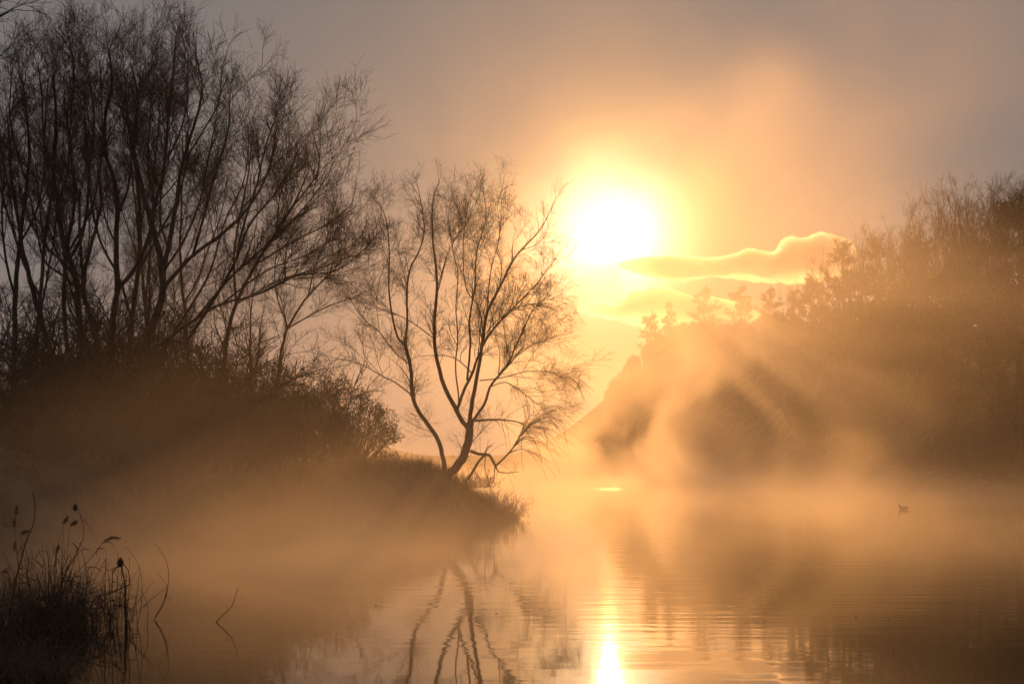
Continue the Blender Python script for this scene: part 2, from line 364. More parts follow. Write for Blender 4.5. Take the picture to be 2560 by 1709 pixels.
# the lone twin-stemmed willow on the tip of the bank
def h(*p): return [(800 + x / 1.7425, 400 + y / 1.7425) for x, y in p]
def h3(*p): return [(1000 + x / 3.485, 900 + y / 3.485) for x, y in p]
HY0 = 58.0
hero = [
    (h((540, 1385), (580, 1350), (615, 1310), (642, 1250), (655, 1190), (656, 1140)), .40, .27),
    (h((548, 1370), (540, 1320), (515, 1220), (480, 1165), (420, 1080), (400, 1000), (395, 900), (370, 800)), .20, .12),
    (h((370, 800), (340, 775), (315, 680), (300, 560), (302, 400), (288, 260), (262, 200)), .10, .02),
    (h((370, 800), (380, 700), (378, 600), (390, 480), (430, 400), (455, 300), (430, 130)), .11, .02),
    (h((402, 1025), (330, 970), (270, 940), (180, 890), (60, 860)), .07, .02),
    (h((390, 890), (320, 830), (260, 750), (190, 690), (120, 590)), .07, .018),
    (h((652, 1170), (630, 1150), (595, 1090), (545, 990), (510, 870), (498, 780), (500, 680), (510, 520), (495, 380), (490, 200), (520, 90)), .21, .02),
    (h((597, 1088), (630, 1000), (670, 930), (700, 850), (760, 750), (850, 660), (960, 560), (1040, 470)), .14, .02),
    (h((656, 1150), (665, 1080), (690, 950), (712, 840), (725, 740), (745, 650), (800, 560), (880, 420), (1000, 300), (1060, 190)), .19, .02),
    (h((665, 1140), (730, 1060), (760, 980), (840, 890), (885, 800), (960, 660), (1030, 590)), .13, .02),
    (h((760, 985), (830, 968), (900, 1005), (960, 1045), (1010, 1085)), .06, .015),
    (h((705, 960), (800, 950), (940, 920), (1040, 925), (1110, 950)), .06, .015),
    (h((600, 1085), (605, 1040), (590, 900), (600, 780), (592, 640), (602, 500), (585, 420), (560, 260)), .08, .02),
    (h((645, 960), (660, 800), (655, 700), (680, 560), (690, 400), (735, 250), (720, 120)), .10, .02),
    (h((722, 760), (700, 640), (640, 560), (625, 400), (640, 240), (660, 160)), .07, .02),
    (h((670, 930), (600, 870), (530, 850), (420, 855)), .06, .015),
    (h((500, 780), (420, 720), (330, 670), (250, 640), (180, 600)), .06, .015),
    (h((720, 770), (800, 690), (900, 640), (960, 625), (1005, 635)), .05, .015),
    (h((840, 890), (930, 820), (1010, 790), (1060, 795)), .05, .012),
    (h((510, 560), (560, 400), (620, 280), (580, 160)), .05, .015),
    (h((740, 650), (760, 480), (800, 340), (810, 200)), .06, .015),
]
rng = np.random.default_rng(5)
hero = [([(x if x < 1150 else 1150 + (x - 1150) * .90, y) for x, y in q[0]],) + tuple(q[1:]) for q in hero]
LW = [(l[2], l[3] * .40, l[4] * .5) for l in limbs_world(hero, HY0, rng, 0.10)]
hb = at(1113, 1187, HY0)
T, C = tree_mesh(LW, 11, mid=1.3, mid_len=1.8, sec=4.0, sec_len=1.15, tw=10.5, tw_len=0.60, fine=7, fine_len=0.36, up=0.03, droop=0.0, tmin=0.26, ang=42, rmin=0.0031, wob_=.08)
# long hanging shoots on the water side
rng = np.random.default_rng(12)
src = np.stack([resample(LW[k][0], 28) for k in (9, 10, 11, 17, 18)]); sR = np.full(src.shape[:2], .02)
p, d, t, r, Ls, ix = spawn(src, sR, 7.0, 0.35, 1.0, 40, 15, rng)
d[:, 0] += 0.25; L = rng.uniform(.6, 1.4, len(p)); P2 = grow(p, d, L, 10, 0.02, 0.06, rng, -0.22); C.tubes(P2, np.linspace(0.008, 0.004, 11)[None].repeat(len(p), 0), 3)
p, d, t, r, Ls, ix = spawn(P2, np.full(P2.shape[:2], .01), 4.5, 0.2, 1.0, 25, 10, rng); L = rng.uniform(.4, 1.1, len(p)); C.tubes(grow(p, d, L, 5, 0, 0.05, rng, -0.2), np.full((len(p), 6), .004), 3)
hroot = place_tree("willow_tree", T, C, hb, "lone twin-stemmed bare willow leaning over the water at the tip of the bank", "tree", None)
# its low broken bough, propped on the bank
bb = [(h3((615, 790), (680, 815), (735, 820), (780, 830), (810, 880), (832, 920)), .06, .045), (h3((832, 920), (890, 868), (980, 770), (1050, 660), (1110, 575)), .04, .012),
      (h3((832, 920), (860, 970), (940, 980), (1040, 970)), .03, .01), (h3((735, 825), (680, 890), (640, 960), (588, 1040)), .042, .055), (h3((740, 812), (765, 760), (802, 740)), .03, .015),
      (h3((826, 930), (822, 1000), (815, 1060)), .025, .01), (h3((744, 830), (742, 960), (790, 1110)), .02, .007)]
LB = [(l[2], l[3], l[4]) for l in limbs_world(bb, HY0, np.random.default_rng(3), 0.0)]
B1 = MB()
for Pw, a, b in LB: B1.tube(resample(Pw, 18), np.linspace(a, b, 18), 7)
rng = np.random.default_rng(14)
src = np.stack([resample(LB[1][0], 20)]); p, d, t, r, Ls, ix = spawn(src, np.full((1, 20), .03), 22, 0.30, 1.0, 35, 15, rng); d[:, 0] += .6; d[:, 2] += .25
L = rng.uniform(.7, 1.8, len(p)); P2 = grow(p, norm(d), L, 10, 0.0, .04, rng, -.32); B1.tubes(P2, np.linspace(.011, .0055, 11)[None].repeat(len(p), 0), 3)
p, d, t, r, Ls, ix = spawn(P2, np.full(P2.shape[:2], .01), 3.0, .25, 1, 22, 8, rng); L = rng.uniform(.4, 1.2, len(p)); B1.tubes(grow(p, d, L, 6, 0, .05, rng, -.2), np.full((len(p), 7), .0052), 3)
src = np.stack([resample(LB[k][0], 20) for k in (0, 2, 6)]); p, d, t, r, Ls, ix = spawn(src, np.full((3, 20), .02), 4, .2, 1, 60, 20, rng); L = rng.uniform(.3, 1.2, len(p)); B1.tubes(grow(p, d, L, 6, 0, .1, rng, -.12), np.full((len(p), 7), .006), 3)
bo = B1.build("broken_bough", BARK, hroot, hb); bo["label"] = "low broken bough bent down and propped on the bank"
# second low branch above it
B2 = MB(); low = [(h((672, 1135), (770, 1130), (860, 1140), (905, 1165)), .05, .018)]
P_ = resample(limbs_world(low, HY0, np.random.default_rng(1), 0)[0][2], 20); B2.tube(P_, np.linspace(.05, .018, 20), 6)
p, d, t, r, Ls, ix = spawn(P_[None], np.full((1, 20), .03), 9, .3, 1, 55, 20, rng); L = rng.uniform(.5, 1.9, len(p)); P2 = grow(p, d, L, 8, 0, .06, rng, -.18); B2.tubes(P2, np.linspace(.01, .005, 9)[None].repeat(len(p), 0), 3)
B2.build("low_branch", BARK, hroot, hb)

# the stand of tall bare trees on the left bank (traced limbs)
G1 = "tall bare trees of the left bank"
stand = [
    ("bare tree with a kinked double stem, tallest of the pair near the left edge", 45.0, 21, [
        ([(214, 905), (205, 840), (196, 782), (190, 702), (174, 644), (156, 590), (145, 514), (134, 434), (140, 300), (132, 190)], .21, .03),
        ([(176, 645), (200, 600), (214, 550), (221, 478), (223, 411), (235, 300), (225, 200)], .11, .02),
        ([(192, 720), (160, 690), (110, 650), (90, 560), (70, 470)], .08, .02), ([(145, 514), (170, 430), (175, 330), (185, 180), (175, 110)], .07, .02), ([(134, 434), (110, 350), (105, 240), (95, 160)], .06, .02),
        ([(190, 702), (150, 640), (100, 560), (60, 520)], .05, .015)]),
    ("straight bare tree with a long right fork reaching the highest crown point", 46.5, 22, [
        ([(272, 935), (281, 813), (292, 724), (290, 612), (292, 545), (286, 447), (268, 398), (262, 300), (280, 200), (272, 130)], .22, .03),
        ([(292, 728), (339, 666), (375, 586), (388, 510), (411, 412), (420, 300), (432, 190), (440, 90)], .15, .025),
        ([(292, 545), (320, 470), (330, 380), (345, 280), (350, 170)], .08, .02), ([(290, 612), (262, 540), (250, 450), (235, 380)], .06, .015), ([(411, 412), (450, 330), (470, 240), (460, 170)], .07, .02),
        ([(388, 510), (370, 420), (375, 300), (385, 190)], .06, .02)]),
    ("broad bare tree whose trunk forks into a Y behind the arching shrubs", 44.0, 23, [
        ([(362, 900), (378, 830), (397, 769), (408, 679), (384, 586), (370, 523), (348, 443), (335, 371), (345, 260), (335, 190)], .27, .03),
        ([(408, 685), (420, 621), (440, 514), (455, 412), (482, 322), (505, 230), (490, 140)], .16, .02), ([(411, 715), (482, 639), (554, 586), (620, 520), (670, 430), (690, 330)], .13, .02),
        ([(420, 621), (400, 540), (410, 430), (420, 330), (415, 220)], .07, .02), ([(482, 639), (510, 540), (540, 430), (570, 330), (575, 240)], .09, .02), ([(455, 412), (500, 340), (545, 260), (555, 180)], .06, .02),
        ([(408, 679), (460, 600), (500, 500), (520, 400), (540, 300)], .08, .02)]),
    ("right-leaning bare tree with long low limbs fanning out towards the willow", 46.0, 24, [
        ([(384, 900), (430, 840), (491, 795), (554, 760), (640, 737), (720, 700)], .13, .02),
        ([(470, 850), (540, 740), (590, 650), (625, 560), (700, 470), (745, 380)], .11, .015), ([(491, 795), (580, 690), (680, 600), (760, 520), (820, 440)], .09, .015),
        ([(554, 760), (660, 680), (760, 640), (850, 590)], .07, .012), ([(590, 650), (610, 560), (640, 470), (660, 380), (690, 290)], .08, .02), ([(640, 737), (740, 690), (830, 680), (880, 650)], .06, .02),
        ([(680, 600), (730, 520), (790, 440), (800, 380)], .06, .02), ([(430, 840), (520, 690), (560, 560), (610, 450), (625, 330)], .08, .015)]),
    ("slim bare tree with a straight trunk at the far left edge of the bank", 48.0, 25, [
        ([(33, 985), (36, 860), (38, 746), (49, 612), (67, 456), (74, 367), (62, 250), (50, 190)], .20, .03),
        ([(38, 746), (15, 650), (5, 540), (10, 430), (-5, 300)], .09, .02), ([(49, 612), (90, 530), (110, 430), (112, 320), (120, 200)], .08, .02), ([(67, 456), (40, 370), (25, 280), (30, 180)], .07, .02)]),
    ("pale hazy bare tree standing behind the kinked double-stemmed one", 54.0, 26, [
        ([(150, 950), (134, 900), (100, 790), (62, 650), (40, 520), (27, 434), (20, 300)], .22, .03),
        ([(170, 900), (160, 760), (165, 640), (185, 520), (180, 400), (160, 260)], .18, .03), ([(100, 790), (120, 680), (140, 560), (150, 440)], .09, .02), ([(165, 640), (220, 540), (250, 430), (255, 300), (250, 160)], .09, .02)]),
    ("many-stemmed bare tree crowding behind the long-forked trunk", 55.0, 27, [
        ([(325, 930), (330, 800), (345, 680), (350, 560), (340, 430), (320, 300), (310, 180)], .20, .03),
        ([(330, 800), (300, 700), (250, 600), (225, 480), (215, 350), (210, 200)], .11, .02), ([(345, 680), (400, 580), (450, 480), (470, 360), (465, 230)], .10, .02), ([(350, 560), (380, 450), (395, 330), (400, 220)], .07, .02)]),
    ("hazy bare tree in the mist at the right end of the stand, round headed", 58.0, 28, [
        ([(560, 960), (565, 860), (590, 760), (640, 660), (690, 580), (740, 500), (770, 430)], .19, .025),
        ([(590, 760), (585, 640), (600, 540), (620, 440), (630, 350)], .11, .02), ([(640, 660), (740, 600), (820, 560), (870, 520)], .09, .02), ([(590, 760), (700, 700), (800, 670), (880, 640)], .08, .02), ([(690, 580), (700, 490), (720, 420)], .06, .02)]),
    ("hazy low bare tree leaning over the bank path beside the willow", 64.0, 29, [
        ([(690, 1010), (700, 900), (720, 820), (770, 740), (830, 680), (880, 620)], .16, .02),
        ([(720, 820), (810, 770), (890, 740), (930, 720)], .08, .02), ([(770, 740), (790, 660), (820, 590), (830, 540)], .07, .02), ([(720, 820), (690, 730), (690, 640), (710, 560)], .07, .02)]),
]
roots = []
for lab, Y0, sd, lm in stand:
    roots.append(traced("bare_tree", lm, Y0, lab, "tree", G1, sd, thick=.46, mid=.75 if sd in (24, 28) else .4 if sd == 29 else .55, mid_len=2.6, sec=2.6, sec_len=1.5, tw=9.0, tw_len=0.75, fine=8.5, fine_len=0.40, up=0.05, tmin=0.18, ang=38, rmin=0.0036, wob_=.075, spread=0.16))
# the branch tips of a nearer tree that pokes in at the top left corner
roots.append(traced("bare_tree", [([(-420, 1050), (-400, 700), (-330, 400), (-220, 200), (-90, 90), (20, 30)], .22, .03), ([(-330, 400), (-200, 260), (-80, 190), (0, 140)], .1, .02), ([(-90, 90), (-30, 40), (15, -20)], .04, .015)],
    38.0, "bare tree mostly beyond the left edge, its drooping twig tips in the top corner", "tree", G1, 31, sec=2.2, sec_len=1.6, tw=7, tw_len=.8, fine=5, fine_len=.4, up=0.02, droop=.06, rmin=.0045))
for (src_i, px, Y, rz, s, lab) in [(1, 90, 66, 2.1, 1.0, "faint bare tree deep in the stand behind the slim left trunk"), (2, 240, 70, 3.6, 1.05, "faint broad bare tree deep in the stand between the two forked trunks"),
                                   (0, 470, 68, 1.2, .95, "faint bare tree deep in the stand behind the right-leaning one"), (4, 620, 74, 4.2, .80, "faint small bare tree deep in the mist behind the arching shrub"),
                                   (6, 380, 78, 5.0, 1.1, "faintest tall bare tree at the very back of the stand")]:
    X = (px - CX) * Y / FPX; copy_tree(roots[src_i], (X, Y, float(ground_z(X, Y)) - .2), rz, s, lab, G1)

# shrubs and saplings of the left bank
G2 = "shrubs along the foot of the left bank"
def c1(*p): return [(x / 3.734, 780 + y / 3.734) for x, y in p]
def c5(*p): return [(500 + x / 2.85, 800 + y / 2.85) for x, y in p]
KW = dict(thick=.7, sec=4.0, sec_len=1.15, tw=9, tw_len=.55, fine=6, fine_len=.3, up=.03, tmin=.12, ang=42, rmin=.0045, wob_=.08)
traced("shrub", [(c1((545, 1560), (530, 1350), (480, 1070)), .09, .07), (c1((480, 1070), (440, 980), (350, 880), (340, 700), (300, 450), (290, 200)), .06, .012), (c1((480, 1070), (540, 1000), (620, 830), (600, 500), (680, 300)), .06, .012),
    (c1((350, 880), (240, 870), (80, 800), (0, 805)), .035, .01), (c1((620, 830), (760, 750), (860, 720)), .03, .01)], 41.0, "dark forked sapling with a wide V of stems near the left edge", "shrub", G2, 41, **KW)
traced("shrub", [(c1((640, 1600), (690, 1400), (770, 1050), (860, 800), (960, 600), (1010, 340), (1120, 180), (1260, 70)), .085, .015), (c1((770, 1020), (900, 1000), (1080, 1005), (1250, 1060)), .03, .01), (c1((940, 610), (1080, 595), (1210, 600)), .03, .01),
    (c1((860, 810), (850, 700), (760, 500), (690, 400)), .03, .01)], 41.5, "dark sapling leaning right with one long curving stem", "shrub", G2, 42, **KW)
traced("shrub", [(c1((860, 1600), (1070, 1450), (1180, 1220), (1280, 1050), (1370, 920)), .085, .05), (c1((1370, 920), (1500, 885), (1680, 885), (1830, 890)), .035, .01), (c1((1370, 920), (1340, 780), (1340, 640), (1480, 440)), .035, .01),
    (c1((1370, 920), (1390, 810), (1620, 520), (1700, 430)), .03, .01), (c1((1160, 1240), (1260, 1270), (1340, 1330)), .02, .008)], 40.5, "frost-edged shrub with an elbow bend and a level right branch", "shrub", G2, 43, **KW)
traced("shrub", [(c5((20, 1000), (50, 880), (130, 760), (280, 630), (450, 565), (530, 500), (640, 430), (860, 350)), .075, .012), (c5((140, 720), (150, 640), (180, 580), (310, 420), (355, 290), (340, 200)), .05, .012), (c5((450, 565), (520, 545), (620, 570), (740, 550)), .03, .008),
    (c5((280, 630), (290, 540), (230, 430), (100, 330)), .03, .01), (c5((310, 420), (430, 330), (560, 260), (700, 230)), .03, .008), (c5((450, 565), (540, 460), (700, 460), (820, 420)), .03, .008)], 43.0,
    "wide arching shrub with a dense fan of twigs above the bank reeds", "shrub", G2, 44, **{**KW, "sec": 4.2, "tw": 9.0})
# low thorny thickets: one built, then copies
def thicket(label, seed, base, h_=2.3, wdt=1.7, nst=26):
    rng = np.random.default_rng(seed); b = np.asarray(base, float)
    p = b + np.c_[rng.normal(0, wdt * .3, (nst, 2)), np.zeros(nst)]
    d = np.c_[rng.normal(0, .55, (nst, 2)), np.full(nst, 1.0)]
    P = grow(p, d, rng.uniform(.6, 1.15, nst) * h_, 10, .02, .10, rng, -.16); R = np.linspace(.022, .007, 11)[None].repeat(nst, 0)
    T = MB(); T.tubes(P, R, 5); C = MB()
    p, d, t, r, Ls, ix = spawn(P, R, 7, .15, 1, 45, 14, rng); P2 = grow(p, d, rng.uniform(.3, 1.0, len(p)), 6, .0, .10, rng, -.05); R2 = np.linspace(.009, .005, 7)[None].repeat(len(p), 0); C.tubes(P2, R2, 3)
    p, d, t, r, Ls, ix = spawn(P2, R2, 8, .1, 1, 45, 14, rng); P3 = grow(p, d, rng.uniform(.12, .45, len(p)), 3, .02, .12, rng); C.tubes(P3, np.full((len(p), 4), .005), 3)
    r = empty("thicket", b); tag(r, label, "thicket", "bramble thickets of the left bank")
    T.build("stems", BARK, r, b); C.build("twigs", TWIG, r, b); return r
def gpt(px, Y):
    X = (px - CX) * Y / FPX; return np.array([X, Y, float(ground_z(X, Y)) - .05])
th1 = thicket("dark bramble thicket at the left edge under the slim trunk", 51, gpt(30, 43)); th2 = thicket("dark bramble thicket below the forked sapling", 52, gpt(200, 42), 2.0, 2.2, 32)
for k, (px, Y, rz, s, lab) in enumerate([(330, 43, 1, 1.1, "dark bramble thicket between the two leaning saplings"), (470, 42.5, 2, 1.0, "bramble thicket below the elbow-bent shrub"), (590, 44, 3, .95, "bramble thicket under the arching shrub"),
        (110, 47, 4, 1.3, "tall bramble thicket behind the forked sapling"), (260, 49, 5, 1.4, "tall bramble thicket at the foot of the long-forked tree"), (420, 48, .5, 1.3, "tall bramble thicket at the foot of the Y-forked tree"),
        (540, 49, 1.7, 1.2, "tall bramble thicket at the foot of the right-leaning tree"), (660, 52, 2.6, 1.0, "hazy bramble thicket behind the bank reeds"), (20, 50, 3.3, 1.4, "tall bramble thicket at the left edge behind the slim trunk"),
        (730, 60, 4.4, 1.4, "hazy thicket beside the bank path, farthest of the brambles"), (350, 56, 1.1, 1.8, "tall hazy thicket rising between the trunks of the Y-forked and right-leaning trees"), (470, 58, 2.9, 1.9, "tall hazy thicket behind the right-leaning tree, left of the misty round-headed one"), (580, 60, .3, 1.9, "tall hazy thicket around the foot of the round-headed misty tree"), (680, 66, 5.2, 1.9, "tall hazy thicket around the low leaning misty tree"), (230, 57, 3.9, 1.7, "tall hazy thicket far back behind the long-forked trunk"), (150, 40, 5.5, .8, "low bramble thicket nearest the water by the left edge"), (390, 40.2, 2.2, .8, "low bramble thicket nearest the water below the elbow shrub")]):
    copy_tree((th1, th2)[k % 2], gpt(px, Y), rz, s, lab)

# leafy evergreen bush on the far side of the bank path
def leaf_cloud(m, centres, radii, n, size, rng, flat=1.0):
    """many small leaf faces through the outer volume of several lobes"""
    centres = np.asarray(centres, float); radii = np.asarray(radii, float); w_ = radii.mean(1) ** 2; ix = rng.choice(len(centres), n, p=w_ / w_.sum())
    u = norm(rng.normal(0, 1, (n, 3))); rr = rng.random(n) ** 0.28
    rr = rr * (1 + .16 * np.sin(u[:, 0] * 7 + ix) * np.sin(u[:, 2] * 6 + 2 * ix) + rng.normal(0, .05, n))
    p = centres[ix] + u * radii[ix] * rr[:, None]
    a = norm(rng.normal(0, 1, (n, 3)) + u * .7 * flat); b = norm(np.cross(a, rng.normal(0, 1, (n, 3))))
    s = size * rng.uniform(.5, 1.3, n)[:, None]
    V = np.stack([p - a * s * .5, p + b * s * .28, p + a * s * .5, p - b * s * .28], 1)
    m.add(V.reshape(-1, 3), np.arange(n * 4).reshape(n, 4))
def leafy(name, label, cat, px, Y, lobes, n, seed, size=.10, group=None):
    rng = np.random.default_rng(seed); b = gpt(px, Y); L = MB(); cs = [at(x, y, Y + dy) for x, y, rx, rz, dy in lobes]; rs = [(rx * Y / FPX, rx * Y / FPX * .8, rz * Y / FPX) for x, y, rx, rz, dy in lobes]
    leaf_cloud(L, cs, rs, n, size, rng); T = MB()
    for c in cs:
        q_ = b + rng.normal(0, .15, 3) * (1, 1, 0); T.tube(resample([q_, (q_ + c) / 2 + rng.normal(0, .12, 3), c], 8), np.linspace(.05, .012, 8), 5)
    r = empty(name, b); tag(r, label, cat, group); T.build("stems", BARK, r, b); L.build("foliage", LEAF, r, b); return r
rb = np.random.default_rng(63); LB1 = []
for _ in range(90):                                        # ragged lobes inside the outline of the bush
    x = rb.uniform(690, 985); ytop = np.interp(x, [690, 780, 860, 920, 960, 985], [900, 925, 950, 965, 1000, 1055]); y = rb.uniform(ytop + 14, 1150); LB1.append((x, y, rb.uniform(14, 34), rb.uniform(14, 36), rb.uniform(-1, 2.5)))
leafy("evergreen_bush", "dense leafy bush sloping down to the path behind the willow", "bush", 880, 74, LB1, 30000, 61, .085)
leafy("evergreen_bush", "low leafy bush at the foot of the left stand, dimmed by mist", "bush", 640, 56, [(rb.uniform(520, 740), rb.uniform(1020, 1130), rb.uniform(14, 34), rb.uniform(14, 34), rb.uniform(-1, 1)) for _ in range(45)], 13000, 62, .075)

# ------------------------------------------------------------------ grass, reeds
def blades(m, pts, hmin, hmax, wdt, rng, lean=.35):
    n = len(pts); hh = rng.uniform(hmin, hmax, n)[:, None]; a = rng.uniform(0, 2 * math.pi, n); s = np.c_[np.cos(a), np.sin(a), np.zeros(n)] * wdt * .5
    d = np.c_[rng.normal(0, lean, (n, 2)), np.ones(n)]; d = norm(d); mid = pts + d * hh * .55; tip = mid + norm(d + np.c_[rng.normal(0, lean * 1.2, (n, 2)), rng.normal(-.25, .25, n)]) * hh * .5
    V = np.stack([pts - s, pts + s, mid + s * .7, mid - s * .7, tip], 1).reshape(-1, 3); k = (np.arange(n) * 5)[:, None]
    m.add(V, (k + np.array([[0, 1, 2, 3]]))); m.F.setdefault(3, []).append((k + np.array([[3, 2, 4]])) + (m.n - len(V)))
rng = np.random.default_rng(71); g = MB()
n = 130000; X = rng.uniform(-22, 1.2, n); Y = rng.uniform(33, 76, n); d = pond_sd(X, Y); k = (d > .05) & (d < 9) & (rng.random(n) < np.where(d < 3.2, 1, .35)); X, Y, d = X[k], Y[k], d[k]
pts = np.c_[X, Y, ground_z(X, Y) - .02]; dens = wob(X, Y, .9, 4.0) > -.45
hs = np.where(d < 2.2, .42, .14)
blades(g, pts[dens & (d < 3.4)], .2, .75, .013, rng, .5); blades(g, pts[dens & (d >= 3.4)], .05, .2, .012, rng)
tag(g.build("grass", GRASS), "short dry winter grass over the left bank and its edge", "grass", kind="stuff")

def shoot_tuft(name, label, cat, centre, n, spread, hmin, hmax, seed, mat, group=None, r=.006, lean=.35, droop=-.12, twigs=0):
    rng = np.random.default_rng(seed); c = np.asarray(centre, float); m = MB()
    p = c + np.c_[rng.normal(0, spread[0], n), rng.normal(0, spread[1], n), np.zeros(n)]
    P = grow(p, np.c_[rng.normal(0, lean, (n, 2)), np.ones(n)], rng.uniform(hmin, hmax, n), 7, .0, .05, rng, droop); R = np.linspace(r, r * .5, 8)[None].repeat(n, 0); m.tubes(P, R, 3)
    if twigs:
        p, d, t, rr, Ls, ix = spawn(P, R, twigs, .3, 1, 35, 12, rng); m.tubes(grow(p, d, rng.uniform(.1, .35, len(p)), 3, .02, .1, rng), np.full((len(p), 4), r * .6), 3)
    o = m.build(name, mat, None, c); o.location = c; tag(o, label, cat, group); return o
G3 = "tufts on the waterline of the bank tip"
shoot_tuft("grass_tuft", "bushy tuft of dry shoots at the outermost tip of the bank", "grass tuft", at(1262, 1292, 57.4), 150, (.45, .35), .3, .95, 81, TWIG, G3, .006, .6, -.05, 5)
shoot_tuft("grass_tuft", "tuft of dry shoots on the slope just right of the willow foot", "grass tuft", at(1190, 1208, 57.6) + np.array([0, 0, -.15]), 150, (.35, .4), .25, .7, 82, TWIG, G3, .006, .55, -.05, 5)
shoot_tuft("grass_tuft", "tuft of dry shoots half way down the steep end of the bank", "grass tuft", at(1222, 1250, 57.4) + np.array([0, 0, -.2]), 150, (.35, .4), .25, .75, 83, TWIG, G3, .006, .6, -.05, 5)
shoot_tuft("grass_tuft", "long splayed tuft at the waterline below the middle of the bank", "grass tuft", gpt(1085, 52.0), 60, (.5, .2), .5, 1.4, 84, REED, G3, .007, .7, -.2, 0)
shoot_tuft("grass_tuft", "sparse splayed tuft at the waterline left of the middle of the bank", "grass tuft", gpt(925, 48.5), 40, (.5, .2), .4, 1.1, 85, REED, G3, .007, .7, -.2, 0)
shoot_tuft("grass_tuft", "fine tuft on the path edge beside the small stone", "grass tuft", gpt(1010, 62), 90, (.5, .4), .2, .6, 86, TWIG, G3, .005, .5, -.05, 4)

def ribbons(m, P, W, rng):
    """thin leaf blades along polylines P (B,n,3), widths W (B,n)"""
    B, n, _ = P.shape; T = norm(np.gradient(P, axis=1)); s = norm(np.cross(T, norm(rng.normal(0, 1, (B, 1, 3))))); a = P + s * W[..., None] * .5; b = P - s * W[..., None] * .5
    up_ = norm(np.cross(s, T)) * (W[..., None] * .25); mid = P + up_
    V = np.stack([a, mid, b], 2); i = np.arange(n - 1)[:, None]; q_ = np.concatenate([np.stack([i * 3, i * 3 + 1, i * 3 + 4, i * 3 + 3], -1), np.stack([i * 3 + 1, i * 3 + 2, i * 3 + 5, i * 3 + 4], -1)], 0).reshape(-1, 4)
    m.add(V.reshape(-1, 3), (q_[None] + (np.arange(B) * n * 3)[:, None, None]).reshape(-1, 4))
def fluff(m, c, ax, L, W, rng, n=120):
    """a seed head: many short hairs round an axis"""
    ax = np.asarray(ax, float); t = rng.random(n); p = np.asarray(c) + ax[None] * (t * L)[:, None]; d = norm(rng.normal(0, 1, (n, 3)) + ax * .8); l = W * (.5 + .8 * np.sin(np.clip(t, 0.05, .95) * math.pi)) * rng.uniform(.5, 1.1, n)
    P = np.stack([p, p + d * (l * .6)[:, None], p + d * l[:, None] + np.array([0, 0, -.25]) * (l[:, None])], 1); m.tubes(P, np.full((n, 3), W * .055) * np.array([1, .9, .5]), 3)
def reed_bed(name, label, cat, base_pts, seed, hmin, hmax, heads=(), nleaf=60, lean=.16, r=.0045, group=None, broken=.25, droop=-.05):
    """clump of dry reed stems with hanging leaves and seed heads; heads: world points where single seed heads show"""
    rng = np.random.default_rng(seed); b = np.asarray(base_pts, float); n = len(b); org = b.mean(0); S_ = MB(); Lf = MB(); Sd = []
    P = grow(b, np.c_[rng.normal(0, lean, (n, 2)), np.ones(n)], rng.uniform(hmin, hmax, n), 9, .0, .05, rng, droop)
    kb = rng.random(n) < broken                               # snapped stems fold over
    for i in np.where(kb)[0]:
        c = rng.integers(3, 7); dd = norm(np.array([rng.normal(0, 1), rng.normal(0, .5), rng.normal(-.5, .4)])); st = np.linalg.norm(P[i, 1] - P[i, 0])
        for k in range(c, 9): P[i, k + 1] = P[i, k] + dd * st * .8
    P[:, 1:, 2] = np.maximum(P[:, 1:, 2], .02)
    R = np.linspace(r, r * .6, 10)[None].repeat(n, 0); S_.tubes(P, R, 4)
    ext = []
    for hp in heads:
        hp = np.asarray(hp, float); i = np.argmin(np.hypot(b[:, 0] - hp[0], b[:, 1] - hp[1])); f = b[i] + np.array([rng.normal(0, .08), 0, 0])
        Q = resample([f, f * .55 + hp * .45 + np.array([rng.normal(0, .06), rng.normal(0, .05), 0]), hp], 14); S_.tube(Q, np.linspace(r, r * .6, 14), 4)
        ax = norm(np.array([rng.normal(.3, .4), 0, rng.uniform(-.2, .6)])); q1 = MB(); fluff(q1, hp, ax, hmax * .085, hmax * .03, rng); Sd.append(q1)
    if nleaf:
        j = rng.integers(0, n, nleaf); k = rng.integers(2, 9, nleaf); p = P[j, k]; d = np.c_[rng.normal(0, 1, (nleaf, 2)), rng.uniform(-.4, .8, nleaf)]
        Q = grow(p, d, rng.uniform(.12, .38, nleaf) * hmax * .7, 6, 0, .08, rng, -.5); Q[..., 2] = np.maximum(Q[..., 2], .015); ribbons(Lf, Q, (np.array([.5, 1, .95, .8, .6, .35, .05]) * .011 * (hmax / 1.5) ** .5)[None].repeat(nleaf, 0) * rng.uniform(.6, 1.6, (nleaf, 1)), rng)
    rt = empty(name, (org[0], org[1], 0)); tag(rt, label, cat, group); o3 = (org[0], org[1], 0)
    S_.build("stems", REED, rt, o3)
    if Lf.n: Lf.build("leaves", RLEAF, rt, o3)
    for q1 in Sd: q1.build("seed_head", SEED, rt, o3)
    return rt
def c6(x, y): return (x / 3.08, 1200 + y / 3.08)
def bed(pxs, Y, n, rng, dY, z=-.06):
    px = rng.uniform(*pxs, n); y = Y + rng.normal(0, dY, n); return np.c_[(px - CX) * y / FPX, y, np.full(n, z)]
rng = np.random.default_rng(90)
RB = "reeds of the left shore"
nrm = rng.normal(0, 1, 380); bp = np.c_[(140 + 62 * nrm - CX) * 19.6 / FPX, 19.6 + rng.normal(0, .35, 380), np.full(380, -.05)]
reed_bed("reed_clump", "thick tangled clump of broken dry reeds at the left edge of the water", "reeds", bp, 91, .4, 1.2, [at(*c6(540, 350), 19.6), at(*c6(488, 330), 19.7), at(*c6(160, 405), 19.5), at(*c6(430, 560), 19.5)], 420, .30, .0046, RB, .62)
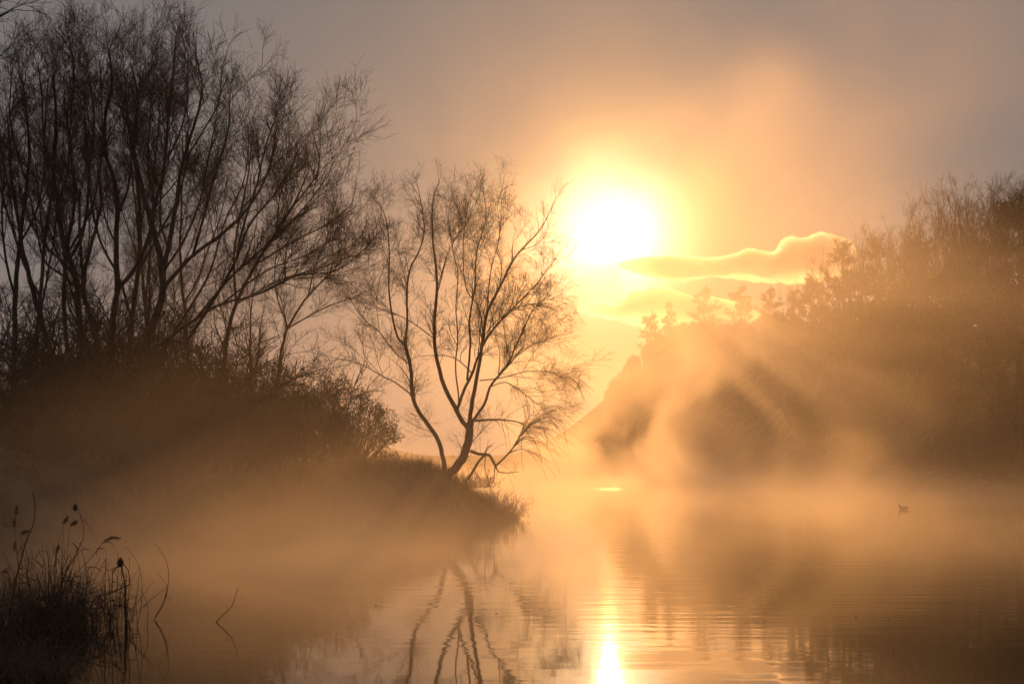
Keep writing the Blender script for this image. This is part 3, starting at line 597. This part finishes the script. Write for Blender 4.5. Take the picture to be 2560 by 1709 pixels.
bp = bed((235, 330), 19.7, 26, rng, .2); reed_bed("reed_clump", "thin row of drooping reeds at the right side of the big clump", "reeds", bp, 92, .35, .95, (), 22, .14, .0038, RB, .3, -.12)
bp = bed((-30, 150), 15.2, 240, rng, .35, -.03); reed_bed("reed_clump", "frosted foreground clump of flattened reeds in the bottom left corner", "reeds", bp, 93, .2, .7, (), 150, .5, .0040, RB, .75, -.12)
bp = bed((-40, 60), 20.5, 120, rng, .4); reed_bed("reed_clump", "short ragged reeds at the far left edge behind the tall bare stem", "reeds", bp, 94, .35, .8, [at(*c6(20, 700), 20.4)], 50, .22, .004, RB, .35)
hd = [at(500 + x / 2.85, 800 + y / 2.85, 46.5) for x, y in [(742, 560), (688, 570), (745, 715), (723, 797), (575, 850), (540, 850), (515, 870), (473, 908), (415, 925), (925, 880), (985, 960), (875, 965), (855, 1005), (845, 925)]]
bp = bed((640, 860), 46.4, 240, rng, .5, .15); reed_bed("reed_clump", "tall hazy reeds with round dark seed heads on the middle of the bank", "reeds", bp, 95, .9, 2.0, hd, 170, .09, .0075, RB, .12)
bp = bed((560, 700), 45.5, 130, rng, .6, .2); reed_bed("reed_clump", "dim dense reeds under the arching shrub", "reeds", bp, 96, .8, 2.2, (), 120, .12, .0075, RB, .15)

def stem_thing(name, label, cat, strokes, Y, mat, group=None, K=5, leaves=0, seed=1, headat=None, headax=None, hL=.1, hW=.035, hn=160, jitter=.0):
    rng = np.random.default_rng(seed); W = [np.array([at(p[0], p[1], Y + jitter * rng.normal()) for p in s[0]]) for s in strokes]; m = MB()
    for Pw, s in zip(W, strokes): m.tube(resample(Pw, 20), np.linspace(s[1], s[2], 20), K)
    b = W[0][0]; r = empty(name, b); tag(r, label, cat, group); m.build("stem", mat, r, b)
    if leaves:
        L = MB(); src = resample(W[0], 20); j = rng.integers(8, 19, leaves); Q = grow(src[j], np.c_[rng.normal(0, 1, (leaves, 2)), rng.uniform(-.2, .6, leaves)], rng.uniform(.1, .26, leaves), 6, 0, .06, rng, -.6)
        ribbons(L, Q, (np.array([.5, 1, 1, .85, .6, .35, .05]) * .013)[None].repeat(leaves, 0), rng); L.build("leaves", RLEAF, r, b)
    if headat is not None:
        for hp, ax in zip(headat, headax): Sd = MB(); fluff(Sd, at(*hp, Y), norm(np.array(ax, float)), hL, hW, rng, hn); Sd.build("seed_head", SEED, r, b)
    return r
stem_thing("reed", "tall bare curved stem rising highest above the big reed clump", "reed", [([c6(40, 1250), c6(70, 1050), c6(120, 780), c6(160, 620), c6(200, 470), c6(260, 330), c6(268, 180), c6(253, 85)], .010, .0055), ([c6(150, 680), c6(135, 560), c6(185, 490)], .004, .003)], 19.2, RLEAF, RB)
stem_thing("reed", "reed with ragged pale plumes beside the tall bare stem", "reed", [([c6(150, 1200), c6(150, 900), c6(145, 700), c6(122, 480), c6(112, 350), c6(125, 220)], .005, .003)], 19.3, REED, RB, 4, 4, 2, [c6(118, 470), c6(112, 365), c6(128, 260)], [(-.1, 0, -1), (0, 0, 1), (0, 0, 1)], .10, .030, 90)
stem_thing("reed", "reed with a single nodding dark head on a thin bent neck", "reed", [([c6(470, 1150), c6(470, 800), c6(600, 545), c6(640, 450), c6(642, 340), c6(612, 245), c6(580, 190)], .0055, .003), ([c6(638, 300), c6(680, 345), c6(703, 400)], .004, .002)], 19.4, REED, RB, 4, 5, 3, [c6(578, 178)], [(0, 0, -1)], .07, .035, 200)
stem_thing("reed", "reed with a feathery plume bending over to the right", "reed", [([c6(420, 1150), c6(560, 760), c6(700, 600), c6(790, 480), c6(850, 435), c6(915, 445)], .0055, .0025)], 19.4, REED, RB, 4, 5, 4, [c6(800, 470), c6(850, 437)], [(1, 0, .5), (1, 0, -.1)], .12, .028, 130)
stem_thing("reed", "drooping reed with the heaviest dark head and long hanging leaves", "reed", [([c6(972, 1180), c6(962, 1000), c6(960, 800), c6(940, 680), c6(928, 610)], .013, .006), ([c6(985, 1180), c6(968, 950), c6(972, 720)], .007, .004), ([c6(935, 640), c6(890, 670), c6(850, 690), c6(830, 692)], .006, .003), ([c6(945, 640), c6(985, 690), c6(998, 760), c6(995, 815)], .007, .003),
    ([c6(965, 815), c6(860, 865), c6(770, 890), c6(690, 970), c6(560, 1170)], .007, .004), ([c6(930, 650), c6(880, 680), c6(876, 720)], .006, .003), ([c6(935, 640), c6(935, 740), c6(948, 800)], .006, .003)], 19.6, RLEAF, RB, 5, 4, 5, [c6(926, 600)], [(0, 0, -1)], .075, .045, 320)
stem_thing("reed", "two thin bowed stems standing clear in the water right of the reeds", "reed", [([c6(1190, 1062), c6(1255, 960), c6(1290, 830), c6(1297, 700), c6(1270, 600), c6(1190, 480), c6(1187, 500)], .0055, .0022), ([c6(1186, 1062), c6(1240, 970), c6(1285, 830), c6(1250, 760), c6(1205, 700)], .0045, .002), ([c6(1270, 925), c6(1292, 870), c6(1296, 940)], .003, .002)], 20.7, RLEAF, RB)
stem_thing("reed", "group of fine stems standing between the drooping head and the bowed pair", "reed", [([c6(1050, 1140), c6(1085, 980), c6(1090, 740), c6(1040, 600), c6(960, 505)], .0045, .002), ([c6(1010, 1100), c6(1050, 900), c6(1075, 710)], .005, .003), ([c6(1130, 1150), c6(1138, 980), c6(1100, 870), c6(1050, 790)], .004, .002), ([c6(1000, 1010), c6(1080, 910), c6(1190, 765)], .004, .002), ([c6(1060, 1150), c6(1050, 1020), c6(1045, 890)], .0045, .002), ([c6(1030, 1100), c6(1000, 1000), c6(940, 900)], .004, .002)], 19.9, RLEAF, RB)
stem_thing("twig", "small forked twig poking out of open water", "twig", [([(539, 1555), (556, 1538), (577, 1517), (588, 1492), (596, 1465)], .0075, .0028), ([(570, 1524), (566, 1516), (571, 1508)], .003, .002), ([(577, 1517), (584, 1513)], .003, .002)], 20.35, BARK)
stem_thing("broken_reed", "pale broken stalk lying flat on the water beside the big clump", "stalk", [([c6(590, 1195), c6(700, 1186), c6(800, 1168), c6(880, 1155)], .006, .009), ([c6(700, 1186), c6(680, 1192), c6(630, 1196)], .004, .004)], 19.2, REED)
stem_thing("branch", "long thin branch arching out over the water in the bottom left corner", "branch", [([c6(250, 1640), c6(370, 1535), c6(560, 1430), c6(720, 1362), c6(865, 1332)], .008, .004), ([c6(440, 1480), c6(520, 1400), c6(590, 1350)], .004, .0025)], 16.4, REED)

# ------------------------------------------------------------------ stone, coot, floating leaves
def stone(name, label, c, r, seed):
    u = np.linspace(0, math.pi, 10); v = np.linspace(0, 2 * math.pi, 16, endpoint=False); V = []
    for a in u:
        for b in v:
            q_ = Vector((math.sin(a) * math.cos(b), math.sin(a) * math.sin(b), math.cos(a))); k = 1 + .35 * mnoise.noise(q_ * 1.6 + Vector((seed, 0, 0))); V.append((q_.x * r[0] * k, q_.y * r[1] * k, q_.z * r[2] * k))
    F = [[i * 16 + j, i * 16 + (j + 1) % 16, (i + 1) * 16 + (j + 1) % 16, (i + 1) * 16 + j] for i in range(9) for j in range(16)]
    o = mesh_obj(name, V, [np.array(F)], STONE); o.location = c; tag(o, label, "stone", "stones on the bank path"); return o
sp = gpt(1063, 58.5); sp[2] += .12; stone("stone", "rounded grey stone lying just left of the willow foot", sp, (.20, .16, .15), 1)
sp = gpt(1045, 59); sp[2] += .06; stone("stone", "small flat stone beside the rounded one on the path", sp, (.14, .12, .08), 4)

def coot():
    Y = 69.0; b = at(2258, 1272.5, Y); b[2] = 0.0
    sp_ = np.array([(.20, 0, .075), (.16, 0, .07), (.10, 0, .055), (.02, 0, .045), (-.06, 0, .05), (-.11, 0, .075), (-.125, 0, .115), (-.13, 0, .15), (-.145, 0, .175), (-.165, 0, .178), (-.185, 0, .172)])
    ry = np.array([.006, .035, .062, .075, .062, .036, .024, .022, .026, .024, .010]); rz = np.array([.006, .025, .05, .062, .055, .040, .027, .023, .026, .023, .010])
    Pn = resample(sp_, 34); t = np.linspace(0, 1, 34); to = np.concatenate([[0], np.cumsum(np.linalg.norm(np.diff(sp_, axis=0), axis=1))]); to /= to[-1]
    RY, RZ = np.interp(t, to, ry), np.interp(t, to, rz); T = norm(np.gradient(Pn, axis=0)); side = np.array([0, 1.0, 0]); V = []; K = 12
    for p_, t_, a_, c_ in zip(Pn, T, RY, RZ):
        up_ = norm(np.cross(t_, side)); V += [p_ + side * a_ * math.cos(x) + up_ * c_ * math.sin(x) for x in np.arange(K) * 2 * math.pi / K]
    F = [[i * K + j, i * K + (j + 1) % K, (i + 1) * K + (j + 1) % K, (i + 1) * K + j] for i in range(33) for j in range(K)]
    r = empty("coot", b, -.15); r.scale = (1.25,) * 3; tag(r, "small dark coot swimming to the left on the misty water", "bird")
    mesh_obj("body", V, [np.array(F)], FEATHER, r)
    m = MB(); m.tube([(-.18, 0, .174), (-.20, 0, .170), (-.225, 0, .162)], [.012, .010, .002], 8); m.build("bill", BILL, r)
    for s in (-1, 1):
        m = MB(); m.tubes(np.array([[(.14, s * .055, .09), (.05, s * .076, .085), (-.05, s * .066, .07)]]), np.array([[.006, .03, .01]]), 8); m.build("wing", FEATHER, r)
coot()
rng = np.random.default_rng(99)
specks = [(940, 1513, ""), (1241, 1533, ""), (2140, 1545, ""), (2223, 1546, ""), (1911, 1552, ""), (2072, 1647, ""), (2234, 1629, ""), (2514, 1549, ""), (2545, 1574, "")]
for i, (px, py, _) in enumerate(specks):
    Yl = CAMZ * FPX / (py - HY); X = (px - CX) * Yl / FPX; s = rng.uniform(.007, .012) * (Yl / 20); a = rng.uniform(0, 6.28); m = MB()
    ang_ = np.arange(10) * 2 * math.pi / 10; ring = np.c_[np.cos(ang_) * s * 1.5, np.sin(ang_) * s, np.zeros(10)]; V = np.vstack([ring + (0, 0, .001), ring * .85 + (0, 0, .006 + s * .25), [[0, 0, .004 + s * .12]]])
    m.add(V, np.array([[j, (j + 1) % 10, 10 + (j + 1) % 10, 10 + j] for j in range(10)])); m.F.setdefault(3, []).append(np.array([[10 + j, 10 + (j + 1) % 10, 20] for j in range(10)]))
    o = m.build("floating_leaf", RLEAF); o.location = (X, Yl, .002); o.rotation_euler = (0, 0, a); tag(o, "tiny dark curled leaf floating on the open water", "leaf", "fallen leaves on the water")

# ------------------------------------------------------------------ the wood across the water
def pine_mesh(seed, H=12.0, crown0=.25, wdt=3.2, dens=1.0, flat=.5, top=.5):
    rng = np.random.default_rng(seed); T = MB(); C = MB()
    n = 20; z = np.linspace(0, H, n); x = np.cumsum(rng.normal(0, .05, n)); y = np.cumsum(rng.normal(0, .05, n)); P = np.c_[x, y, z]; R = np.linspace(.22, .03, n) * H / 12; T.tube(P, R, 7)
    nb = int(H * 5.2 * dens); hz = crown0 + (1 - crown0) * rng.random(nb) ** .85; hz = np.sort(hz); az = rng.random(nb) * 6.28
    p = np.stack([np.interp(hz * H, z, P[:, k]) for k in range(3)], 1)
    prof = np.clip(np.sin(np.clip((hz - crown0) / (1 - crown0), 0, 1) * math.pi * .8 + .55), .15, 1) * np.where(hz > .8, 1 - (hz - .8) * (3.6 - 3 * top), 1)
    if top < .6: prof = np.clip((1 - (hz - crown0) / (1 - crown0)) * 1.25 + .10, .08, 1) ** .85
    gap = .45 + .7 * (np.sin(hz * 19 + az * 1.0 + seed) > -.2)
    L = wdt * prof * gap * rng.uniform(.55, 1.15, nb); d = np.c_[np.cos(az), np.sin(az), rng.normal(.22, .14, nb) + .5 * (hz > .85)]
    PB = grow(p, d, L, 8, .03, .08, rng, .10); RB_ = np.linspace(.05, .012, 9)[None] * (L[:, None] / wdt + .3); T.tubes(PB, RB_, 4)
    p2, d2, t2, r2, Ls, ix = spawn(PB, RB_, 6.0, .3, 1.0, 50, 12, rng); d2[:, 2] = d2[:, 2] * flat + .12; L2 = rng.uniform(.35, .95, len(p2)); P2 = grow(p2, d2, L2, 3, .05, .07, rng); T.tubes(P2, np.full((len(p2), 4), .011), 3)
    tips = np.vstack([P2[:, 2], P2[:, 3], PB[:, -1], PB[:, -2]]); q_ = np.repeat(tips, 13, 0); nn = len(q_); dd = norm(rng.normal(0, 1, (nn, 3)) + (0, 0, .55)); l = rng.uniform(.16, .34, nn)[:, None]
    q_ = q_ + rng.normal(0, .09, (nn, 3)); s = norm(np.cross(dd, rng.normal(0, 1, (nn, 3)))) * .045
    C.add(np.stack([q_ - s, q_ + s, q_ + dd * l], 1).reshape(-1, 3), np.arange(nn * 3).reshape(nn, 3)); return T, C
def vase_mesh(seed, H=13.0, spread=.56):
    """bare tree with steeply rising limbs"""
    rng = np.random.default_rng(seed); n = 12; tr = np.c_[np.cumsum(rng.normal(0, .06, n)), np.cumsum(rng.normal(0, .06, n)), np.linspace(0, H * .92, n)]
    limbs = [(tr, .15, .012)]
    for i in range(19):
        h0 = H * rng.uniform(.28, .75); az = rng.random() * 6.28; L = (H - h0) * rng.uniform(.5, .95) + .6; b = np.array([np.interp(h0, tr[:, 2], tr[:, k]) for k in range(3)]); o = np.array([math.cos(az), math.sin(az), 0])
        limbs.append((np.array([b, b + o * L * spread * .40 + (0, 0, L * .22), b + o * L * spread * .78 + (0, 0, L * .6), b + o * L * spread * .9 + (0, 0, L)]) + rng.normal(0, .22, (4, 3)) * np.array([0, 1, 1, 1])[:, None], .052 * L / 6 + .014, .007))
    return tree_mesh(limbs, seed, mid=.6, mid_len=1.8, sec=2.1, sec_len=1.2, tw=6.0, tw_len=.6, fine=3.5, fine_len=.35, up=.03, tmin=.25, ang=36, rmin=.006, wob_=.08)
def ridge_Y(px): return float(np.interp(px, [1400, 1500, 1680, 1800, 1950, 2070, 2250, 2400, 2560, 2700], [420, 390, 340, 290, 235, 195, 160, 140, 121, 116]))
pines, vases = {}, {}
GP, GB = "pines on the far ridge", "bare trees on the far ridge"
def proto_pine(k):
    prm = {0: dict(seed=201, crown0=.08, wdt=2.7, top=.2, dens=1.2), 1: dict(seed=202, crown0=.10, wdt=3.1, top=.9, flat=.3, dens=1.2), 2: dict(seed=203, crown0=.05, wdt=3.0, top=.5, dens=1.5), 3: dict(seed=204, crown0=.22, wdt=3.6, top=1.0, flat=.25, dens=.9)}[k]
    return pine_mesh(**prm)
def put(proto, cache, k, builder, name, px, pytop, label, cat, group, rz, wscale=1.0, dY=0.0, tm=None, cm=None, H0=12.0):
    Y = ridge_Y(px) + dY; X = (px - CX) * Y / FPX; gz = float(ground_z(X, Y)); top = CAMZ - (pytop - HY) * Y / FPX; s = max((top - gz) / H0, .3)
    if k not in cache:
        T, C = builder(k); r = place_tree(name, T, C, np.zeros(3), label, cat, group, "crown", tm, cm); cache[k] = r; r.location = (X, Y, gz - .1); r.rotation_euler = (0, 0, rz); r.scale = (s * wscale, s * wscale, s); return r
    return copy_tree(cache[k], (X, Y, gz - .1), rz, (s * wscale, s * wscale, s), label, group)
for k, px, py, lab, ws in [(0, 2110, 619, "pointed pine with a stepped top, beside the end of the cloud", 1.0), (0, 2187, 606, "narrow dense pine just left of the tall slim bare tree", .95), (2, 2304, 611, "broad blunt dense pine right of the slim bare tree", 1.15),
        (3, 2412, 618, "open pine with flat layered boughs below the vase-shaped tree", 1.1), (2, 2556, 515, "biggest darkest pine cut by the right edge", 1.25), (1, 2029, 694, "round-topped pine low on the ridge, left of the stepped one", .9),
        (1, 1925, 720, "small umbrella-topped pine at the low middle of the ridge", 1.0), (3, 1853, 718, "small spreading pine left of the umbrella-topped one", .9), (1, 1759, 722, "glowing pine nearest the sun with a ragged head", 1.1), (2, 1676, 758, "small pine melting into the sun glow, just right of the faintest one", 1.0), (1, 1625, 786, "faintest pine of all, farthest along the ridge in the glow below the sun", 1.1),
        (3, 2475, 605, "leaning open pine between the vase-shaped tree and the right edge", .9), (0, 2150, 690, "short dense pine tucked between the two pointed ones", 1.1), (2, 1985, 745, "short bushy pine below the round-topped one", 1.2), (2, 2240, 720, "short dark pine in front of the slim bare tree", 1.2), (0, 2360, 700, "short pointed pine in front of the right bare trees", 1.2)]:
    put(None, pines, k, proto_pine, "pine_tree", px, py, lab, "tree", GP, (px * 7.3) % 6.28, ws, 0, PBARK, NEEDLE)
for k, px, py, lab, ws in [(0, 2154, 603, "bare tree between the stepped pine and the narrow pine", 1.0), (1, 2228, 578, "tall slim bare tree standing alone above the pines", .72), (2, 2284, 598, "low bare tree hidden to its top behind the broad pine", .9), (0, 2348, 558, "bare tree at the left end of the tall right-hand row", 1.0), (1, 2380, 518, "bare tree with a rounded narrow crown left of the vase-shaped one", .9),
        (2, 2442, 488, "big vase-shaped bare tree, widest of the right-hand row", 1.15), (0, 2490, 480, "bare tree with tangled limbs right of the vase-shaped one", .95), (1, 2533, 472, "bare tree behind the biggest pine", .95), (2, 2562, 455, "tallest bare tree, half cut by the right edge", 1.0), (0, 1983, 704, "small bare tree left of the round-topped pine", .8), (1, 2072, 654, "thin bare tree poking up left of the stepped pine", .6), (2, 2320, 600, "bare tree rising just behind the broad pine's right side", .7)]:
    put(None, vases, k, lambda k: vase_mesh(300 + k), "bare_tree", px, py, lab, "tree", GB, (px * 3.1) % 6.28, ws, 3.0, BARK, TWIG, 13.0)
# undergrowth and massed trees down the slope: reads as one dark body
rng = np.random.default_rng(400); m = MB(); cs, rs = [], []
for i in range(420):
    px = rng.uniform(1520, 2760); Yr = ridge_Y(px); Y = Yr - rng.uniform(-6, 26) - (rng.random() < .2) * 4; X = (px - CX) * Y / FPX
    if float(pond_sd(X, Y)) < 1.5: continue
    hgt = rng.uniform(.9, 2.4) * (.75 if Y > Yr - 8 else 1.0); z = float(ground_z(X, Y)); cs.append((X, Y, z + hgt * .9)); rs.append((hgt * .75, hgt * .75, hgt))
for i in range(330):                                      # thicker along the crest, under the pines
    px = rng.uniform(1560, 2760); Y = ridge_Y(px) + rng.uniform(-5, 7); X = (px - CX) * Y / FPX; hgt = rng.uniform(.6, 1.7) * (1 + .4 * wob(px, 0, .02)) * (.45 if 2380 < px < 2470 else 1.0)
    if float(pond_sd(X, Y)) < 1.5: continue
    cs.append((X, Y, float(ground_z(X, Y)) + hgt * .8)); rs.append((hgt * .7, hgt * .7, hgt))
leaf_cloud(m, cs, rs, 260000, .20, rng)
u_, v_ = np.meshgrid(np.linspace(0, math.pi, 7), np.arange(10) * 2 * math.pi / 10, indexing="ij"); sph = np.stack([np.sin(u_) * np.cos(v_), np.sin(u_) * np.sin(v_), np.cos(u_)], -1).reshape(-1, 3)
fq = np.array([[i * 10 + j, i * 10 + (j + 1) % 10, (i + 1) * 10 + (j + 1) % 10, (i + 1) * 10 + j] for i in range(6) for j in range(10)])
for c_, r_ in zip(cs, rs): m.add(np.array(c_) + sph * np.array(r_) * rng.uniform(.62, .88, (len(sph), 1)), fq)
tag(m.build("woodland", mat_noise("woodland_foliage", (0.022, 0.026, 0.014), (0.06, 0.05, 0.028), .3, .8)), "dark mass of undergrowth and small trees down the slope across the water", "woodland", kind="stuff")

# ------------------------------------------------------------------ clouds (far outside the haze)
def volume_mat(name, col, dens, aniso):
    m, nt, o = mat_new(name); v = N(nt, "ShaderNodeVolumePrincipled"); v.inputs["Color"].default_value = (*col, 1); v.inputs["Density"].default_value = dens; v.inputs["Anisotropy"].default_value = aniso
    v.inputs["Density Attribute"].default_value = ""; v.inputs["Temperature Attribute"].default_value = ""; v.inputs["Color Attribute"].default_value = ""; v.inputs["Blackbody Intensity"].default_value = 0
    nt.links.new(v.outputs[0], o.inputs["Volume"]); return m, nt, v
CLOUD, _, _ = volume_mat("cloud_vapour", (0.97, 0.95, 0.94), 0.030, 0.85)
def cloud(name, label, top, base, Y, depth, seed, bump):
    top = np.array(top, float); x = np.linspace(top[0, 0], top[-1, 0], 300); ty = np.interp(x, top[:, 0], top[:, 1]); K = 36; V = []; n = len(x)
    for i in range(n):
        e = min(i / (n * .25), (n - 1 - i) / (n * .06)); e = min(1, e) ** .5; by = base + 6 * math.sin(x[i] * .02); up_ = at(x[i], ty[i], Y); lo = at(x[i], max(by, ty[i] + 8), Y); c = (up_ * .45 + lo * .55); hu = (up_ - c)[2] * max(e, .02); hl = (c - lo)[2] * 1.35 * max(e, .02)
        for k in range(K):
            a = 2 * math.pi * k / K; co, si = math.cos(a), math.sin(a)
            dep = depth * float(np.interp(x[i], [1560, 1700, 1850, 1980], [.03, .08, .35, .75])) if seed == 7 else depth; q_ = Vector((c[0], Y + dep * max(e, .03) * co * (1 if si > 0 else 1 - .85 * abs(si)), c[2] + (hu if si > 0 else hl) * si)); nn = mnoise.fractal(q_ * (1 / 22.0) + Vector((seed, 0, 0)), 0.9, 2.1, 5) * bump * max(e, 0)
            f = .5 + .5 * abs(si); q_ += Vector((0, co * nn * 2.0 * dep / depth, si * nn * (.6 if si > 0 else 1))); V.append(q_)
    F = [[i * K + j, i * K + (j + 1) % K, (i + 1) * K + (j + 1) % K, (i + 1) * K + j] for i in range(n - 1) for j in range(K)]
    ob = mesh_obj(name, V, [np.array(F)], CLOUD)
    import bmesh
    bm = bmesh.new(); bm.from_mesh(ob.data); bmesh.ops.holes_fill(bm, edges=[e for e in bm.edges if e.is_boundary], sides=0); bmesh.ops.recalc_face_normals(bm, faces=bm.faces); bm.to_mesh(ob.data); bm.free()
    tag(ob, label, "cloud", None, "structure"); return ob
cloud("cloud", "low bank of cloud with a gilded rim and a billow at its right end", [(1540, 634), (1585, 630), (1640, 634), (1700, 644), (1750, 651), (1800, 648), (1830, 640), (1858, 626), (1890, 628), (1920, 637), (1944, 626), (1954, 602), (1972, 594), (1992, 597), (2012, 596), (2035, 584), (2060, 587), (2085, 595), (2105, 605), (2128, 614), (2142, 622)], 692, 3000, 110, 20.0, 7)
cloud("cloud", "second lower cloud with a bright jagged edge beneath the sun", [(1440, 748), (1462, 739), (1485, 740), (1510, 750), (1537, 761), (1560, 746), (1582, 721), (1602, 723), (1630, 712), (1665, 716), (1700, 733), (1730, 741), (1780, 744), (1830, 755), (1900, 765)], 800, 3300, 70, 20.0, 5)

# ------------------------------------------------------------------ air: even haze, and drifting mist over the warm water
def box(name, lo, hi, mat):
    (x0, y0, z0), (x1, y1, z1) = lo, hi
    V = [(x0, y0, z0), (x1, y0, z0), (x1, y1, z0), (x0, y1, z0), (x0, y0, z1), (x1, y0, z1), (x1, y1, z1), (x0, y1, z1)]
    return mesh_obj(name, V, [np.array([[0, 3, 2, 1], [4, 5, 6, 7], [0, 1, 5, 4], [1, 2, 6, 5], [2, 3, 7, 6], [3, 0, 4, 7]])], mat, smooth=False)
HAZE, _, _ = volume_mat("morning_haze", (0.95, 0.90, 0.85), 0.00024, 0.87)
tag(box("haze", (-420, -80, -4), (420, 660, 41), HAZE), "thin golden morning haze filling the whole valley", "haze", kind="stuff")
MIST, mn, mv = volume_mat("drifting_mist", (0.95, 0.90, 0.86), 0.0, 0.73)
gpos = N(mn, "ShaderNodeNewGeometry").outputs["Position"]; sep = N(mn, "ShaderNodeSeparateXYZ"); mn.links.new(gpos, sep.inputs[0])
def mnz(vec, scale, detail, dist):
    n_ = N(mn, "ShaderNodeTexNoise"); n_.inputs["Scale"].default_value = scale; n_.inputs["Detail"].default_value = detail; n_.inputs["Distortion"].default_value = dist; mn.links.new(vec, n_.inputs["Vector"]); return n_.outputs["Fac"]
hgt = M(mn, "MAXIMUM", sep.outputs[2], 0.0)
wisp = MR(mn, mnz(VM(mn, "MULTIPLY", gpos, (.065, .022, .08)), 1.0, 4.0, 1.2), .50, .66)
lown = mnz(VM(mn, "MULTIPLY", gpos, (.12, .06, .22)), 1.0, 2.0, .5)
lowp = MR(mn, lown, .36, .66, .06, 1.0)
d_low = M(mn, "MULTIPLY", M(mn, "MULTIPLY", M(mn, "EXPONENT", M(mn, "MULTIPLY", hgt, -1 / 1.0)), lowp), 0.027)
d_wsp = M(mn, "MULTIPLY", M(mn, "MULTIPLY", M(mn, "EXPONENT", M(mn, "MULTIPLY", hgt, -1 / 8.0)), wisp), 0.040)
d_wsp = M(mn, "MULTIPLY", d_wsp, M(mn, "MULTIPLY", MR(mn, sep.outputs[0], -4.0, 7.0, 0.08, 1.0), MR(mn, sep.outputs[0], 9.0, 27.0, 1.0, 0.10)))
d_wsp = M(mn, "MULTIPLY", d_wsp, MR(mn, sep.outputs[1], 28.0, 46.0))
lx = M(mn, "DIVIDE", M(mn, "ADD", sep.outputs[0], 5.2), 4.4); ly = M(mn, "DIVIDE", M(mn, "ADD", sep.outputs[1], -28.5), 5.8)
lob = M(mn, "EXPONENT", M(mn, "MULTIPLY", M(mn, "ADD", M(mn, "MULTIPLY", lx, lx), M(mn, "MULTIPLY", ly, ly)), -1.0))
d_left = M(mn, "MULTIPLY", M(mn, "MULTIPLY", M(mn, "EXPONENT", M(mn, "MULTIPLY", hgt, -1 / 0.85)), MR(mn, lown, .36, .62, .35, 1.0)), M(mn, "MULTIPLY", lob, 0.44))
mx_ = M(mn, "DIVIDE", M(mn, "ADD", sep.outputs[0], -11.0), 9.0); my_ = M(mn, "DIVIDE", M(mn, "ADD", sep.outputs[1], -115.0), 50.0)
mid = M(mn, "EXPONENT", M(mn, "MULTIPLY", M(mn, "ADD", M(mn, "MULTIPLY", mx_, mx_), M(mn, "MULTIPLY", my_, my_)), -1.0))
d_wsp = M(mn, "MULTIPLY", d_wsp, M(mn, "ADD", M(mn, "MULTIPLY", mid, 2.6), 1.0))
edge = MR(mn, sep.outputs[1], 15.0, 32.0)
mn.links.new(M(mn, "MULTIPLY", M(mn, "ADD", M(mn, "ADD", d_low, d_wsp), d_left), edge), mv.inputs["Density"])
tag(box("mist", (-60, 10, -.4), (75, 300, 24), MIST), "wisps of mist drifting low over the water", "mist", kind="stuff")
